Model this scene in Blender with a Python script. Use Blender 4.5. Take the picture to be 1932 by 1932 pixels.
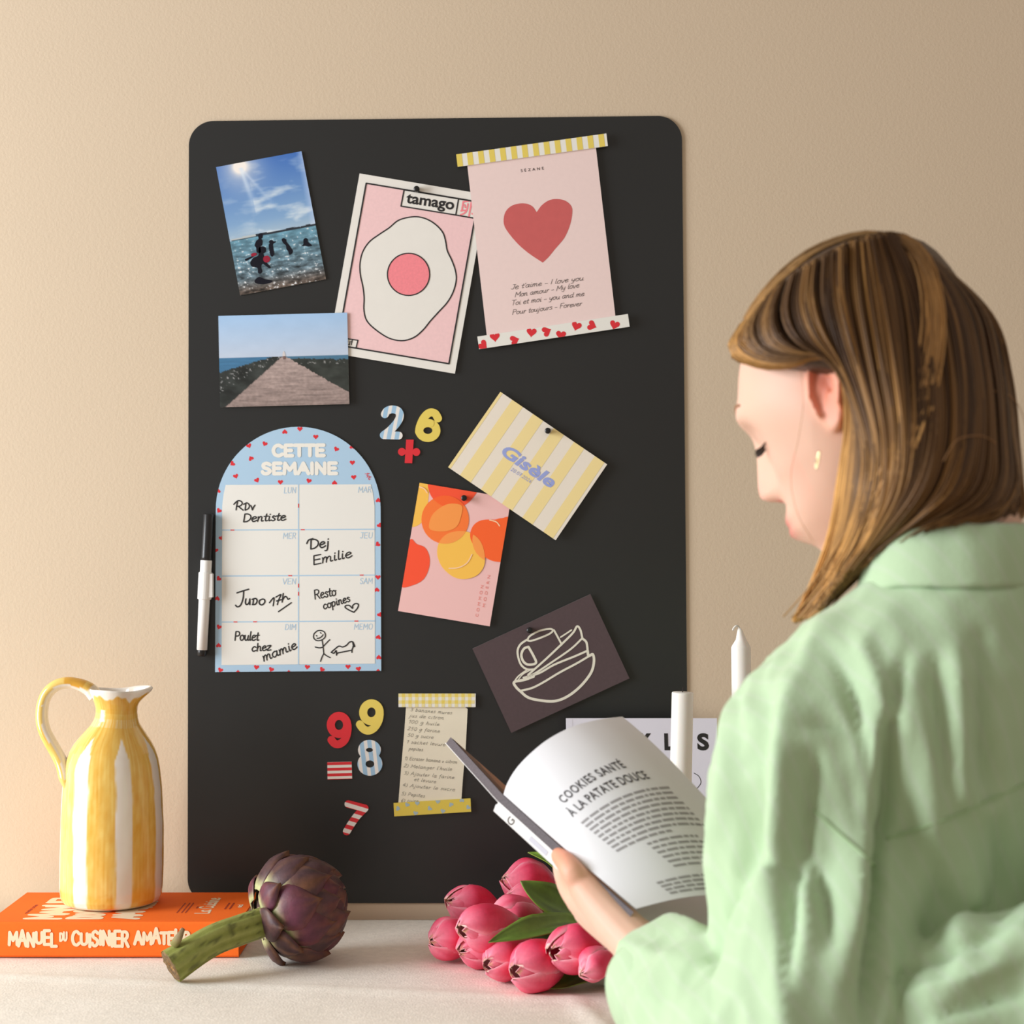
import bpy, bmesh, math, random
import numpy as np
from mathutils import Vector, Matrix, noise

for _o in list(bpy.data.objects):
    bpy.data.objects.remove(_o, do_unlink=True)
SC = bpy.context.scene
COL = SC.collection
PI = math.pi

# ------------------------------------------------------------------ camera, sky, lights, exposure
FPX = 3280.0            # focal length in pixels of the 1932 px frame
D = 2.0                 # camera to wall
HOR = 1000.0            # picture row of the horizon
ZT = 0.90               # table height (top of the cloth)
ZC = ZT + 0.44329       # camera height
cam_d = bpy.data.cameras.new('camera')
cam_d.sensor_width = 36.0
cam_d.lens = FPX / 1932.0 * 36.0
cam_d.shift_y = (HOR - 966.0) / 1932.0
cam_d.clip_start = 0.05
cam_d.dof.use_dof = True
cam_d.dof.focus_distance = 1.84
cam_d.dof.aperture_fstop = 61.12 / 9.0
cam = bpy.data.objects.new('camera', cam_d)
COL.objects.link(cam)
cam.location = (0.0, -D, ZC)
cam.rotation_euler = (PI / 2, 0, 0)
SC.camera = cam

world = bpy.data.worlds.new('room_light')
SC.world = world
world.use_nodes = True
wbg = world.node_tree.nodes['Background']
wbg.inputs['Color'].default_value = (1.0, 0.87, 0.75, 1)
wbg.inputs['Strength'].default_value = 0.43

def area(name, loc, aim, sx, sy, power, col):
    l = bpy.data.lights.new(name, 'AREA')
    l.shape = 'RECTANGLE'; l.size = sx; l.size_y = sy
    l.energy = power; l.color = col
    o = bpy.data.objects.new(name, l); COL.objects.link(o)
    o.location = loc
    d = Vector(aim) - Vector(loc)
    o.rotation_euler = d.to_track_quat('-Z', 'Y').to_euler()
    return o
area('window_light', (-2.5, -1.0, 1.62), (0.3, -0.45, 1.15), 1.2, 1.7, 99.0, (0.95, 1.0, 1.05))

SC.view_settings.view_transform = 'Standard'
SC.view_settings.look = 'None'
SC.view_settings.gamma = 1.0
SC.view_settings.use_curve_mapping = False
SC.view_settings.exposure = 0.0

# ------------------------------------------------------------------ helpers
def P(px, py, d):
    """point of the room seen at picture pixel (px, py), d metres in front of the camera"""
    return Vector(((px - 966.0) / FPX * d, d - D, ZC + (HOR - py) / FPX * d))

def lin(c):
    out = []
    for v in c[:3]:
        v = v / 255.0
        out.append(v / 12.92 if v <= 0.04045 else ((v + 0.055) / 1.055) ** 2.4)
    return tuple(out)

def lina(c):
    c = np.asarray(c, float) / 255.0
    return np.where(c <= 0.04045, c / 12.92, ((c + 0.055) / 1.055) ** 2.4)

MATS = {}
def mat(name, rgb=(200, 200, 200), rough=0.6, spec=0.5, attr=False, var=0.0, vscale=30.0, bump=0.0, bscale=200.0,
        bdist=0.001, coat=0.0, sss=0.0, sheen=0.0, vstretch=None, metal=0.0, bdetail=3.0):
    if name in MATS:
        return MATS[name]
    m = bpy.data.materials.new(name); m.use_nodes = True
    nt = m.node_tree; N = nt.nodes; L = nt.links
    b = N['Principled BSDF']
    b.inputs['Roughness'].default_value = rough
    b.inputs['Specular IOR Level'].default_value = spec
    b.inputs['Metallic'].default_value = metal
    if coat:
        b.inputs['Coat Weight'].default_value = coat
        b.inputs['Coat Roughness'].default_value = 0.08
    if sss:
        b.inputs['Subsurface Weight'].default_value = sss
        b.inputs['Subsurface Radius'].default_value = (0.008, 0.003, 0.0015)
        b.inputs['Subsurface Scale'].default_value = 1.0
    if sheen:
        b.inputs['Sheen Weight'].default_value = sheen
    tc = N.new('ShaderNodeTexCoord')
    src = tc.outputs['Object']
    if vstretch:
        mp = N.new('ShaderNodeMapping'); mp.inputs['Scale'].default_value = vstretch
        L.new(src, mp.inputs['Vector']); src = mp.outputs['Vector']
    if attr:
        a = N.new('ShaderNodeAttribute'); a.attribute_name = 'Col'
        colout = a.outputs['Color']
    else:
        r = N.new('ShaderNodeRGB'); r.outputs[0].default_value = (*lin(rgb), 1)
        colout = r.outputs[0]
    if var:
        nz = N.new('ShaderNodeTexNoise'); nz.inputs['Scale'].default_value = vscale; nz.inputs['Detail'].default_value = 5
        L.new(src, nz.inputs['Vector'])
        mr = N.new('ShaderNodeMapRange')
        mr.inputs['From Min'].default_value = 0.3; mr.inputs['From Max'].default_value = 0.7
        mr.inputs['To Min'].default_value = 1 - var; mr.inputs['To Max'].default_value = 1 + var
        L.new(nz.outputs['Fac'], mr.inputs['Value'])
        mx = N.new('ShaderNodeVectorMath'); mx.operation = 'SCALE'
        L.new(colout, mx.inputs[0]); L.new(mr.outputs['Result'], mx.inputs['Scale'])
        colout = mx.outputs['Vector']
    L.new(colout, b.inputs['Base Color'])
    if bump:
        nb = N.new('ShaderNodeTexNoise'); nb.inputs['Scale'].default_value = bscale; nb.inputs['Detail'].default_value = bdetail
        L.new(src, nb.inputs['Vector'])
        bp = N.new('ShaderNodeBump'); bp.inputs['Strength'].default_value = bump; bp.inputs['Distance'].default_value = bdist
        L.new(nb.outputs['Fac'], bp.inputs['Height'])
        L.new(bp.outputs['Normal'], b.inputs['Normal'])
    MATS[name] = m
    return m

def stripes_mat(name, c1, c2, period, ang, duty=0.5, off=0.0):
    """two-tone stripes across the object's x-z plane"""
    if name in MATS:
        return MATS[name]
    m = bpy.data.materials.new(name); m.use_nodes = True
    nt = m.node_tree; N = nt.nodes; L = nt.links
    b = N['Principled BSDF']; b.inputs['Roughness'].default_value = 0.55
    tc = N.new('ShaderNodeTexCoord')
    dt = N.new('ShaderNodeVectorMath'); dt.operation = 'DOT_PRODUCT'
    dt.inputs[1].default_value = (math.cos(ang) / period, 0, math.sin(ang) / period)
    L.new(tc.outputs['Object'], dt.inputs[0])
    ad = N.new('ShaderNodeMath'); ad.operation = 'ADD'; ad.inputs[1].default_value = off + 100
    L.new(dt.outputs['Value'], ad.inputs[0])
    fr = N.new('ShaderNodeMath'); fr.operation = 'FRACT'; L.new(ad.outputs[0], fr.inputs[0])
    lt = N.new('ShaderNodeMath'); lt.operation = 'LESS_THAN'; lt.inputs[1].default_value = duty; L.new(fr.outputs[0], lt.inputs[0])
    mx = N.new('ShaderNodeMix'); mx.data_type = 'RGBA'
    mx.inputs[6].default_value = (*lin(c2), 1); mx.inputs[7].default_value = (*lin(c1), 1)
    L.new(lt.outputs[0], mx.inputs[0]); L.new(mx.outputs[2], b.inputs['Base Color'])
    MATS[name] = m
    return m

def wloc(o):
    v = Vector((0, 0, 0))
    while o is not None:
        v = v + o.location; o = o.parent
    return v

class MB:
    """collects geometry in world coordinates and links it as ONE mesh object"""
    def __init__(s):
        s.v = []; s.f = []; s.mi = []; s.c = []; s.cur = (1, 1, 1)
    def add(s, vs, fs, mi=0, cols=None):
        o = len(s.v)
        s.v.extend([tuple(v) for v in vs])
        if cols is None:
            s.c.extend([s.cur] * len(vs))
        else:
            s.c.extend([tuple(c) for c in cols])
        for f in fs:
            s.f.append(tuple(i + o for i in f)); s.mi.append(mi)
    def grid(s, rows, mi=0, closed=False, cols=None, flip=False):
        nr, nc = len(rows), len(rows[0])
        vs = [p for r in rows for p in r]
        fs = []
        for i in range(nr - 1):
            for j in range(nc if closed else nc - 1):
                k = (j + 1) % nc
                q = (i * nc + j, i * nc + k, (i + 1) * nc + k, (i + 1) * nc + j)
                fs.append(q[::-1] if flip else q)
        cc = [c for r in cols for c in r] if cols is not None else None
        s.add(vs, fs, mi, cc)
    def box(s, lo, hi, mi=0):
        x0, y0, z0 = lo; x1, y1, z1 = hi
        vs = [(x0,y0,z0),(x1,y0,z0),(x1,y1,z0),(x0,y1,z0),(x0,y0,z1),(x1,y0,z1),(x1,y1,z1),(x0,y1,z1)]
        s.add(vs, [(0,3,2,1),(4,5,6,7),(0,1,5,4),(1,2,6,5),(2,3,7,6),(3,0,4,7)], mi)
    def hexa(s, q0, q1, mi=0):
        """solid between two quads"""
        s.add(list(q0) + list(q1), [(0,3,2,1),(4,5,6,7),(0,1,5,4),(1,2,6,5),(2,3,7,6),(3,0,4,7)], mi)
    def tube(s, pts, rad, n=12, mi=0, caps=True, flat=1.0, ref=None, cols=None, round_caps=False):
        pts = [Vector(p) for p in pts]
        if not hasattr(rad, '__len__'):
            rad = [rad] * len(pts)
        rad = list(rad)
        if round_caps:
            d0 = (pts[0] - pts[1]).normalized(); d1 = (pts[-1] - pts[-2]).normalized()
            r0, r1 = rad[0], rad[-1]
            a = [0.25, 0.6, 0.9]
            pre = [(pts[0] + d0 * r0 * math.cos(t * PI / 2), r0 * math.sin(t * PI / 2)) for t in a]
            post = [(pts[-1] + d1 * r1 * math.cos(t * PI / 2), r1 * math.sin(t * PI / 2)) for t in a[::-1]]
            pts = [p for p, _ in pre] + pts + [p for p, _ in post]
            rad = [r for _, r in pre] + rad + [r for _, r in post]
            if cols is not None:
                cols = [cols[0]] * 3 + list(cols) + [cols[-1]] * 3
        rows = []; cc = []
        t0 = (pts[1] - pts[0]).normalized()
        u = Vector(ref) if ref is not None else (Vector((0, 0, 1)) if abs(t0.z) < 0.9 else Vector((1, 0, 0)))
        u = (u - t0 * u.dot(t0)).normalized()
        for i, p in enumerate(pts):
            t = (pts[min(i + 1, len(pts) - 1)] - pts[max(i - 1, 0)]).normalized()
            u = (u - t * u.dot(t)).normalized()
            w = t.cross(u)
            rows.append([p + (u * math.cos(2 * PI * k / n) + w * math.sin(2 * PI * k / n) * flat) * rad[i] for k in range(n)])
            if cols is not None:
                cc.append([cols[i]] * n)
        b = len(s.v)
        s.grid(rows, mi, closed=True, cols=cc if cols is not None else None)
        if caps:
            e = b + (len(rows) - 1) * n
            s.f.append(tuple(b + k for k in range(n))[::-1]); s.mi.append(mi)
            s.f.append(tuple(e + k for k in range(n))); s.mi.append(mi)
    def lathe(s, prof, c, n=48, mi=0, ax=None):
        rows = [[Vector((c[0] + r * math.cos(2 * PI * k / n), c[1] + r * math.sin(2 * PI * k / n), c[2] + z)) for k in range(n)] for r, z in prof]
        b = len(s.v)
        s.grid(rows, mi, closed=True)
        e = b + (len(rows) - 1) * n
        s.f.append(tuple(b + k for k in range(n))[::-1]); s.mi.append(mi)
        s.f.append(tuple(e + k for k in range(n))); s.mi.append(mi)
    def mesh(s, name, origin=(0, 0, 0)):
        o = Vector(origin)
        me = bpy.data.meshes.new(name)
        me.from_pydata([(v[0] - o.x, v[1] - o.y, v[2] - o.z) for v in s.v], [], s.f)
        return me
    def build(s, name, mats, parent=None, origin=None, smooth=False, recalc=False):
        if not isinstance(mats, (list, tuple)):
            mats = [mats]
        if origin is None:
            if parent is not None:
                origin = wloc(parent)
            else:
                a = np.array(s.v); lo, hi = a.min(0), a.max(0)
                origin = Vector(((lo[0] + hi[0]) / 2, (lo[1] + hi[1]) / 2, lo[2]))
        origin = Vector(origin)
        me = s.mesh(name, origin)
        for m in mats:
            me.materials.append(m)
        me.polygons.foreach_set('material_index', s.mi)
        if smooth:
            me.polygons.foreach_set('use_smooth', [True] * len(s.f))
        at = me.color_attributes.new('Col', 'FLOAT_COLOR', 'POINT')
        ca = np.ones((len(s.v), 4), np.float32); ca[:, :3] = np.array(s.c, np.float32)
        at.data.foreach_set('color', ca.ravel())
        if recalc:
            bm = bmesh.new(); bm.from_mesh(me)
            bmesh.ops.recalc_face_normals(bm, faces=bm.faces[:]); bm.to_mesh(me); bm.free()
        me.update()
        ob = bpy.data.objects.new(name, me); COL.objects.link(ob)
        if parent is not None:
            ob.parent = parent; ob.location = origin - wloc(parent)
        else:
            ob.location = origin
        return ob

def tag(o, label=None, cat=None, group=None, kind=None):
    if label: o['label'] = label
    if cat: o['category'] = cat
    if group: o['group'] = group
    if kind: o['kind'] = kind
    return o

def thing(name, loc, label, cat, group=None):
    o = bpy.data.objects.new(name, None); COL.objects.link(o)
    o.empty_display_size = 0.02
    o.location = loc
    return tag(o, label, cat, group)

def catmull(pts, n=8, closed=False):
    p = [np.array(q, float) for q in pts]
    if len(p) < 3 and not closed:
        return [tuple(q) for q in p]
    out = []
    m = len(p)
    for i in range(m if closed else m - 1):
        if closed:
            a, b, c, d = p[(i - 1) % m], p[i], p[(i + 1) % m], p[(i + 2) % m]
        else:
            a, b, c, d = p[max(i - 1, 0)], p[i], p[i + 1], p[min(i + 2, m - 1)]
        for k in range(n):
            t = k / n
            out.append(0.5 * ((2 * b) + (c - a) * t + (2 * a - 5 * b + 4 * c - d) * t * t + (3 * b - a - 3 * c + d) * t ** 3))
    if not closed:
        out.append(p[-1])
    return [tuple(q) for q in out]

def resample(pts, n):
    p = np.array(pts, float)
    s = np.concatenate([[0], np.cumsum(np.linalg.norm(np.diff(p, axis=0), axis=1))])
    t = np.linspace(0, s[-1], n)
    return np.stack([np.interp(t, s, p[:, k]) for k in range(p.shape[1])], 1)

def fbm(x, y, z=0.0, o=4):
    return noise.fractal((x, y, z), 1.0, 2.0, o)

# ---- single-stroke lettering
G = {}
def _g(ch, adv, *st):
    L = []
    for s_ in st:
        sm = s_.startswith('~')
        pts = [tuple(float(q) for q in w.split(',')) for w in s_.lstrip('~').split()]
        L.append(catmull(pts, 5) if sm else pts)
    G[ch] = (adv, L)
_g('a',4.2,"~3.2,3.4 2,4 .6,3 .4,1.2 1.4,0 2.6,.9 3.2,2.6","~3.3,3.9 3.1,1.6 3.4,.3 4.2,.4")
_g('b',4,"~.8,6.5 .6,3 .6,.2","~.6,2.4 1.6,4 3,3.6 3.2,1.4 2,0 .7,.5")
_g('c',3.5,"~3,3.3 2,4 .7,3 .4,1.4 1.4,0 3.2,.8")
_g('d',4.2,"~3.2,3.2 2,3.9 .6,2.8 .5,1 1.5,0 2.8,.9 3.3,3","~3.5,6.5 3.2,2.5 3.4,.2 4.2,.4")
_g('e',3.6,"~.5,1.9 2,2.3 3,3 2.3,4 1,3.5 .4,1.8 1.2,.1 2.4,.2 3.5,1")
_g('f',2.8,"~2.8,6 2,6.6 1.3,5 1.2,2 1,-2",".3,3.6 2.4,3.7")
_g('g',4,"~3.1,3.4 2,4 .7,3 .6,1.4 1.6,.3 2.8,1.4 3.2,3.6","~3.3,3.9 3.1,0 2.6,-2.4 1.3,-2.6 .4,-1.6")
_g('h',4,"~.8,6.5 .7,3 .6,0","~.6,1.8 1.6,3.8 2.8,3.6 2.9,1.5 3,.2 3.8,.3")
_g('i',1.9,"~.8,3.8 .7,1 1,.1 1.7,.5",".9,5.3 1.0,5.5")
_g('j',2.2,"~1.2,3.8 1.1,0 .7,-2.2 -.3,-2.4","1.2,5.3 1.3,5.5")
_g('k',3.6,"~.8,6.5 .6,0","~2.9,3.8 .8,1.8 1.8,1.6 3.2,0")
_g('l',1.9,"~.9,6.6 .7,2 .9,.2 1.8,.5")
_g('m',5.6,"~.5,3.8 .7,2 .5,0","~.6,1.8 1.5,3.8 2.4,3.4 2.3,0","~2.4,1.8 3.4,3.8 4.3,3.4 4.3,.8 4.7,.1 5.4,.4")
_g('n',4,"~.5,3.8 .7,2 .5,0","~.6,1.8 1.6,3.8 2.7,3.4 2.7,.8 3.1,.1 3.9,.4")
_g('o',3.8,"~2,4 .7,3.2 .4,1.5 1.4,0 2.9,.7 3.2,2.6 2,4 2.6,3.4 3.6,3.6")
_g('p',4,"~.7,3.8 .6,0 .4,-2.6","~.6,2.4 1.8,4 3.2,3.2 2.9,1 1.6,.1 .6,.8")
_g('q',4,"~3.1,3.4 2,4 .7,3 .6,1.4 1.6,.3 2.8,1.4 3.2,3.6","~3.3,3.9 3.1,0 3.1,-2.6")
_g('r',2.8,"~.5,3.8 .8,2 .6,0","~.7,2 1.4,3.5 2.6,3.7")
_g('s',3,"~2.6,3.3 1.5,4 .7,3.1 1.8,2.1 2.5,1 1.4,0 .2,.7")
_g('t',2.6,"~1.4,5.8 1.1,2 1.4,.2 2.5,.5","0,3.8 2.5,4")
_g('u',4,"~.5,3.8 .5,1.2 1.4,0 2.6,.9 3.1,3.7 2.9,1 3.3,.1 4,.4")
_g('v',3.4,"~.3,3.8 1.4,0 3,3.9")
_g('y',3.8,"~.5,3.8 .7,1.4 1.8,.6 2.9,1.6 3.2,3.8 2.8,-.6 2,-2.5 .6,-2.2")
_g('z',3.4,"~.4,3.7 3,3.8 .4,.2 3.2,.2")
_g("'",1.2,".7,6.5 .4,5.2")
_g('-',3.4,".4,2 2.8,2.1")
_g(')',2,"~.3,6 1.5,3.4 1.2,1 .2,-.6")
_g('&',3,"~.6,3 .8,0 2.4,.6 2.6,3")
_g(' ',2.4)
_g('.',1.2,".5,0 .6,.2")
_g('A',5,"0,0 2.4,6.5 4.8,0","1,2.4 3.9,2.4")
_g('B',4.4,".5,0 .5,6.5","~.5,6.5 2.8,6.3 3.2,4.8 2.4,3.5 .6,3.3","~.6,3.3 3,3.2 3.9,1.7 2.8,.2 .5,0")
_g('K',4.4,".5,0 .5,6.5","3.8,6.5 .6,2.8","1.6,3.6 4,0")
_g('C',4.9,"~4.5,5.4 3,6.5 1.2,5.8 .3,3.3 1.1,.8 3,0 4.6,1")
_g('D',4.9,".5,0 .5,6.5","~.5,6.5 2.6,6.3 4.3,4.6 4.2,2 2.5,.3 .5,0")
_g('E',4.2,"3.8,6.5 .5,6.5 .5,0 3.9,0",".5,3.3 3.4,3.3")
_g('F',4,"3.8,6.5 .5,6.5 .5,0",".5,3.3 3.2,3.3")
_g('I',1.5,".7,6.5 .7,0")
_g('J',3.6,"1,6.5 3.6,6.5","~2.8,6.5 2.7,1.6 1.6,0 .3,1")
_g('L',3.8,".5,6.5 .5,0 3.6,0")
_g('M',6,".4,0 .7,6.5 2.9,2.2 5.2,6.5 5.5,0")
_g('N',5,".5,0 .5,6.5 4.3,0 4.3,6.5")
_g('O',5.4,"~2.7,6.5 .9,5.5 .3,3.2 1,.9 2.7,0 4.4,.9 5.1,3.3 4.4,5.6 2.7,6.5")
_g('P',4.2,".5,0 .5,6.5","~.5,6.5 2.6,6.5 3.7,5.2 3.1,3.5 .6,3.1")
_g('R',4.7,".5,0 .5,6.5","~.5,6.5 2.8,6.5 3.8,5.2 3,3.6 .6,3.2","2,3.3 4.3,0")
_g('S',4.3,"~3.8,5.6 2.3,6.5 .7,5.6 1,3.9 2.8,3 3.8,1.6 2.6,.1 1,.2 .3,1.2")
_g('T',4.4,"0,6.5 4.4,6.5","2.2,6.5 2.2,0")
_g('U',4.8,"~.5,6.5 .5,2 1.4,.2 3.2,.2 4.2,2 4.2,6.5")
_g('V',4.6,"0,6.5 2.3,0 4.6,6.5")
_g('Q',5.4,"~2.7,6.5 .9,5.5 .3,3.2 1,.9 2.7,0 4.4,.9 5.1,3.3 4.4,5.6 2.7,6.5","3.2,1.6 5,-.4")
_g('0',4,"~2,6.4 .7,5.2 .5,3 .9,.9 2,0 3.1,1 3.4,3.3 3,5.4 2,6.4")
_g('1',2.8,"~.2,4.6 1.8,6.4 1.7,0")
_g('2',4,"~.5,5.2 1.6,6.4 3.1,5.6 2.6,3.4 .4,.1 3.6,.3")
_g('3',4,"~.5,5.8 2,6.4 3,5 1.6,3.5 3.2,2.3 2.4,.3 .4,.5")
_g('4',4,"2.8,6.4 .4,2.2 3.8,2.4","2.9,4 2.6,0")
_g('5',4,"3.3,6.4 1,6.4 .8,3.6","~.8,3.6 2.4,4 3.2,2 2,.1 .4,.5")
_g('6',4,"~3,6.4 1,4 .6,1.6 1.8,0 3.2,1.4 2.4,3.3 .7,2")
_g('7',3.8,"~.3,6.2 3.6,6.4 2.2,3 1.6,0",".9,3.2 3.2,3.4")
_g('8',4,"~2,3.4 .7,4.8 2,6.4 3.2,5 2,3.4 .5,1.6 2,0 3.4,1.7 2,3.4")
_g('9',4,"~3.2,4.6 2,6.4 .6,5 1.4,3.2 3.1,4.2 3.2,5 2.8,0")

def strokes(txt, p0, p1, cap, slant=0.0, jitter=0.0, seed=1, track=0.0):
    """polylines of txt with its baseline running from p0 to p1 (y grows downwards); cap = capital height"""
    rnd = random.Random(seed)
    tot = sum(G[c][0] + track for c in txt) - track
    d = np.array(p1, float) - np.array(p0, float)
    Ln = np.hypot(*d); ux = d / Ln; uy = np.array([ux[1], -ux[0]])
    sx = Ln / tot; sy = cap / 6.5
    x = 0; out = []
    for c in txt:
        adv, st = G[c]
        jy = rnd.uniform(-jitter, jitter); js = 1 + rnd.uniform(-jitter, jitter) * 0.25
        for s_ in st:
            out.append([tuple(np.array(p0) + ux * ((x + px + slant * py) * sx) + uy * ((py * js + jy) * sy)) for px, py in s_])
        x += adv + track
    return out

_TXT = {}
def text_faces(body, offset=0.0, shear=0.0, spacing=1.0):
    """triangles of a line of type, left aligned at the baseline, cap height about 0.73"""
    k = (body, offset, shear, spacing)
    if k not in _TXT:
        cu = bpy.data.curves.new('type', 'FONT'); cu.body = body; cu.size = 1.0
        cu.offset = offset; cu.shear = shear; cu.space_character = spacing; cu.resolution_u = 4
        ob = bpy.data.objects.new('type', cu); COL.objects.link(ob)
        dg = bpy.context.evaluated_depsgraph_get(); dg.update()
        me = bpy.data.meshes.new_from_object(ob.evaluated_get(dg))
        vs = [(v.co.x, v.co.y) for v in me.vertices]; fs = [tuple(p.vertices) for p in me.polygons]
        bpy.data.objects.remove(ob); bpy.data.curves.remove(cu); bpy.data.meshes.remove(me)
        _TXT[k] = (vs, fs)
    return _TXT[k]

def clip_poly(poly, conv):
    """part of poly inside the convex polygon conv"""
    a = 0
    for i in range(len(conv)):
        x0, y0 = conv[i]; x1, y1 = conv[(i + 1) % len(conv)]
        a += x0 * y1 - x1 * y0
    sg = 1 if a > 0 else -1
    out = list(poly)
    for i in range(len(conv)):
        (x0, y0), (x1, y1) = conv[i], conv[(i + 1) % len(conv)]
        def side(p): return sg * ((x1 - x0) * (p[1] - y0) - (y1 - y0) * (p[0] - x0))
        inp, out = out, []
        for j in range(len(inp)):
            p, q = inp[j - 1], inp[j]
            sp, sq = side(p), side(q)
            if sp * sq < 0:
                t = sp / (sp - sq)
                out.append((p[0] + (q[0] - p[0]) * t, p[1] + (q[1] - p[1]) * t))
            if sq >= 0:
                out.append(q)
        if not out:
            return []
    return out

def heart(cx, cy, w, rot=0.0, n=20):
    o = []
    for k in range(n):
        t = 2 * PI * k / n
        x = 16 * math.sin(t) ** 3; y = -(13 * math.cos(t) - 5 * math.cos(2 * t) - 2 * math.cos(3 * t) - math.cos(4 * t))
        c, s_ = math.cos(rot), math.sin(rot)
        o.append((cx + (x * c - y * s_) * w / 32, cy + (x * s_ + y * c) * w / 32))
    return o

def circ(cx, cy, r, n=32, ry=None, rot=0.0):
    ry = ry or r
    c, s_ = math.cos(rot), math.sin(rot)
    return [(cx + r * math.cos(2 * PI * k / n) * c - ry * math.sin(2 * PI * k / n) * s_, cy + r * math.cos(2 * PI * k / n) * s_ + ry * math.sin(2 * PI * k / n) * c) for k in range(n)]

class Sheet:
    """something flat on the board: outline and print given in a zoom frame (origin x0,y0, scale s) of the wall"""
    def __init__(s, fr, h=0.004, tilt=(0, 0), ref=(0, 0)):
        s.x0, s.y0, s.k = fr
        s.h = h; s.tilt = tilt; s.mb = MB(); s.mats = []; s.n = 0
        s.ref = (s.x0 + ref[0] / s.k, s.y0 + ref[1] / s.k)
    def px(s, q):
        return (s.x0 + q[0] / s.k, s.y0 + q[1] / s.k)
    def w(s, q, up=0.0):
        x, y = s.px(q)
        h = s.h + s.tilt[0] * (x - s.ref[0]) * 1e-3 + s.tilt[1] * (y - s.ref[1]) * 1e-3 + up
        p = P(x, y, D); return Vector((p.x, -h, p.z))
    def m(s, mt):
        if mt not in s.mats:
            s.mats.append(mt)
        return s.mats.index(mt)
    def slab(s, poly, mt, th=0.0006, side=None):
        a = [s.w(q) for q in poly]; b = [s.w(q, -th) for q in poly]
        n = len(poly)
        ar = sum(poly[i][0] * poly[(i + 1) % n][1] - poly[(i + 1) % n][0] * poly[i][1] for i in range(n))
        f0 = tuple(range(n)) if ar < 0 else tuple(range(n))[::-1]
        s.mb.add(a, [f0], s.m(mt))
        s.mb.add(a + b, [(i, (i + 1) % n, n + (i + 1) % n, n + i) for i in range(n)] + [tuple(n + i for i in range(n))], s.m(side or mt))
    def fill(s, poly, mt, lay=1):
        if len(poly) < 3:
            return
        n = len(poly)
        ar = sum(poly[i][0] * poly[(i + 1) % n][1] - poly[(i + 1) % n][0] * poly[i][1] for i in range(n))
        f0 = tuple(range(n)) if ar < 0 else tuple(range(n))[::-1]
        s.mb.add([s.w(q, lay * 0.00012) for q in poly], [f0], s.m(mt))
    def ring(s, a, b, mt, lay=1):
        n = len(a); vs = [s.w(q, lay * 0.00012) for q in a] + [s.w(q, lay * 0.00012) for q in b]
        s.mb.add(vs, [(i, (i + 1) % n, n + (i + 1) % n, n + i) for i in range(n)], s.m(mt))
    def line(s, pts, wd, mt, lay=2, closed=False, dots=8):
        pts = list(pts)
        if closed:
            pts = pts + [pts[0]]
        mi = s.m(mt); r = wd / 2
        for i, p in enumerate(pts):
            s.n += 1
            up = lay * 0.00012 + (s.n % 40) * 2e-6
            if dots:
                s.mb.add([s.w((p[0] + r * math.cos(2 * PI * k / dots), p[1] - r * math.sin(2 * PI * k / dots)), up) for k in range(dots)], [tuple(range(dots))], mi)
            if i:
                q = pts[i - 1]; dx, dy = p[0] - q[0], p[1] - q[1]; l = math.hypot(dx, dy)
                if l < 1e-6: continue
                nx, ny = -dy / l * r, dx / l * r; up += 1e-6
                s.mb.add([s.w((q[0] + nx, q[1] + ny), up), s.w((p[0] + nx, p[1] + ny), up), s.w((p[0] - nx, p[1] - ny), up), s.w((q[0] - nx, q[1] - ny), up)], [(0, 1, 2, 3)], mi)
    def write(s, txt, p0, p1, cap, wd, mt, lay=2, **kw):
        for st in strokes(txt, p0, p1, cap, **kw):
            s.line(st, wd, mt, lay)
    def type(s, txt, p0, p1, cap, mt, lay=2, offset=0.0, shear=0.0, spacing=1.0):
        vs, fs = text_faces(txt, offset, shear, spacing)
        if not vs: return
        x0 = min(v[0] for v in vs); x1 = max(v[0] for v in vs)
        d = np.array(p1, float) - np.array(p0, float); L_ = np.hypot(*d); ux = d / L_; uy = np.array([ux[1], -ux[0]])
        sx = L_ / (x1 - x0); sy = cap / 0.727
        s.mb.add([s.w(np.array(p0) + ux * (v[0] - x0) * sx + uy * v[1] * sy, lay * 0.00012) for v in vs], fs, s.m(mt))
    def paint(s, c4, fn, nu, nv, mt, lay=1):
        rows = []; cols = []
        for j in range(nv + 1):
            v = j / nv; r = []; c = []
            for i in range(nu + 1):
                u = i / nu
                q = [(c4[0][k] * (1 - u) + c4[1][k] * u) * (1 - v) + (c4[3][k] * (1 - u) + c4[2][k] * u) * v for k in (0, 1)]
                r.append(s.w(q, lay * 0.00012)); c.append(lin(np.clip(fn(u, v), 0, 255)))
            rows.append(r); cols.append(c)
        s.mb.grid(rows, s.m(mt), cols=cols)
    def solid(s, pts, wd, mt, th, closed=False):
        """thick rounded stroke with depth th standing on the base height"""
        pts = list(pts); r = wd / 2; mi = s.m(mt)
        if closed: pts = pts + [pts[0]]
        for i, p in enumerate(pts):
            n = 16
            c = [(p[0] + r * math.cos(2 * PI * k / n), p[1] - r * math.sin(2 * PI * k / n)) for k in range(n)]
            s.prism(c, mt, th)
            if i:
                q = pts[i - 1]; dx, dy = p[0] - q[0], p[1] - q[1]; l = math.hypot(dx, dy)
                if l < 1e-6: continue
                nx, ny = -dy / l * r, dx / l * r
                s.prism([(q[0] + nx, q[1] + ny), (p[0] + nx, p[1] + ny), (p[0] - nx, p[1] - ny), (q[0] - nx, q[1] - ny)], mt, th)
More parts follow.
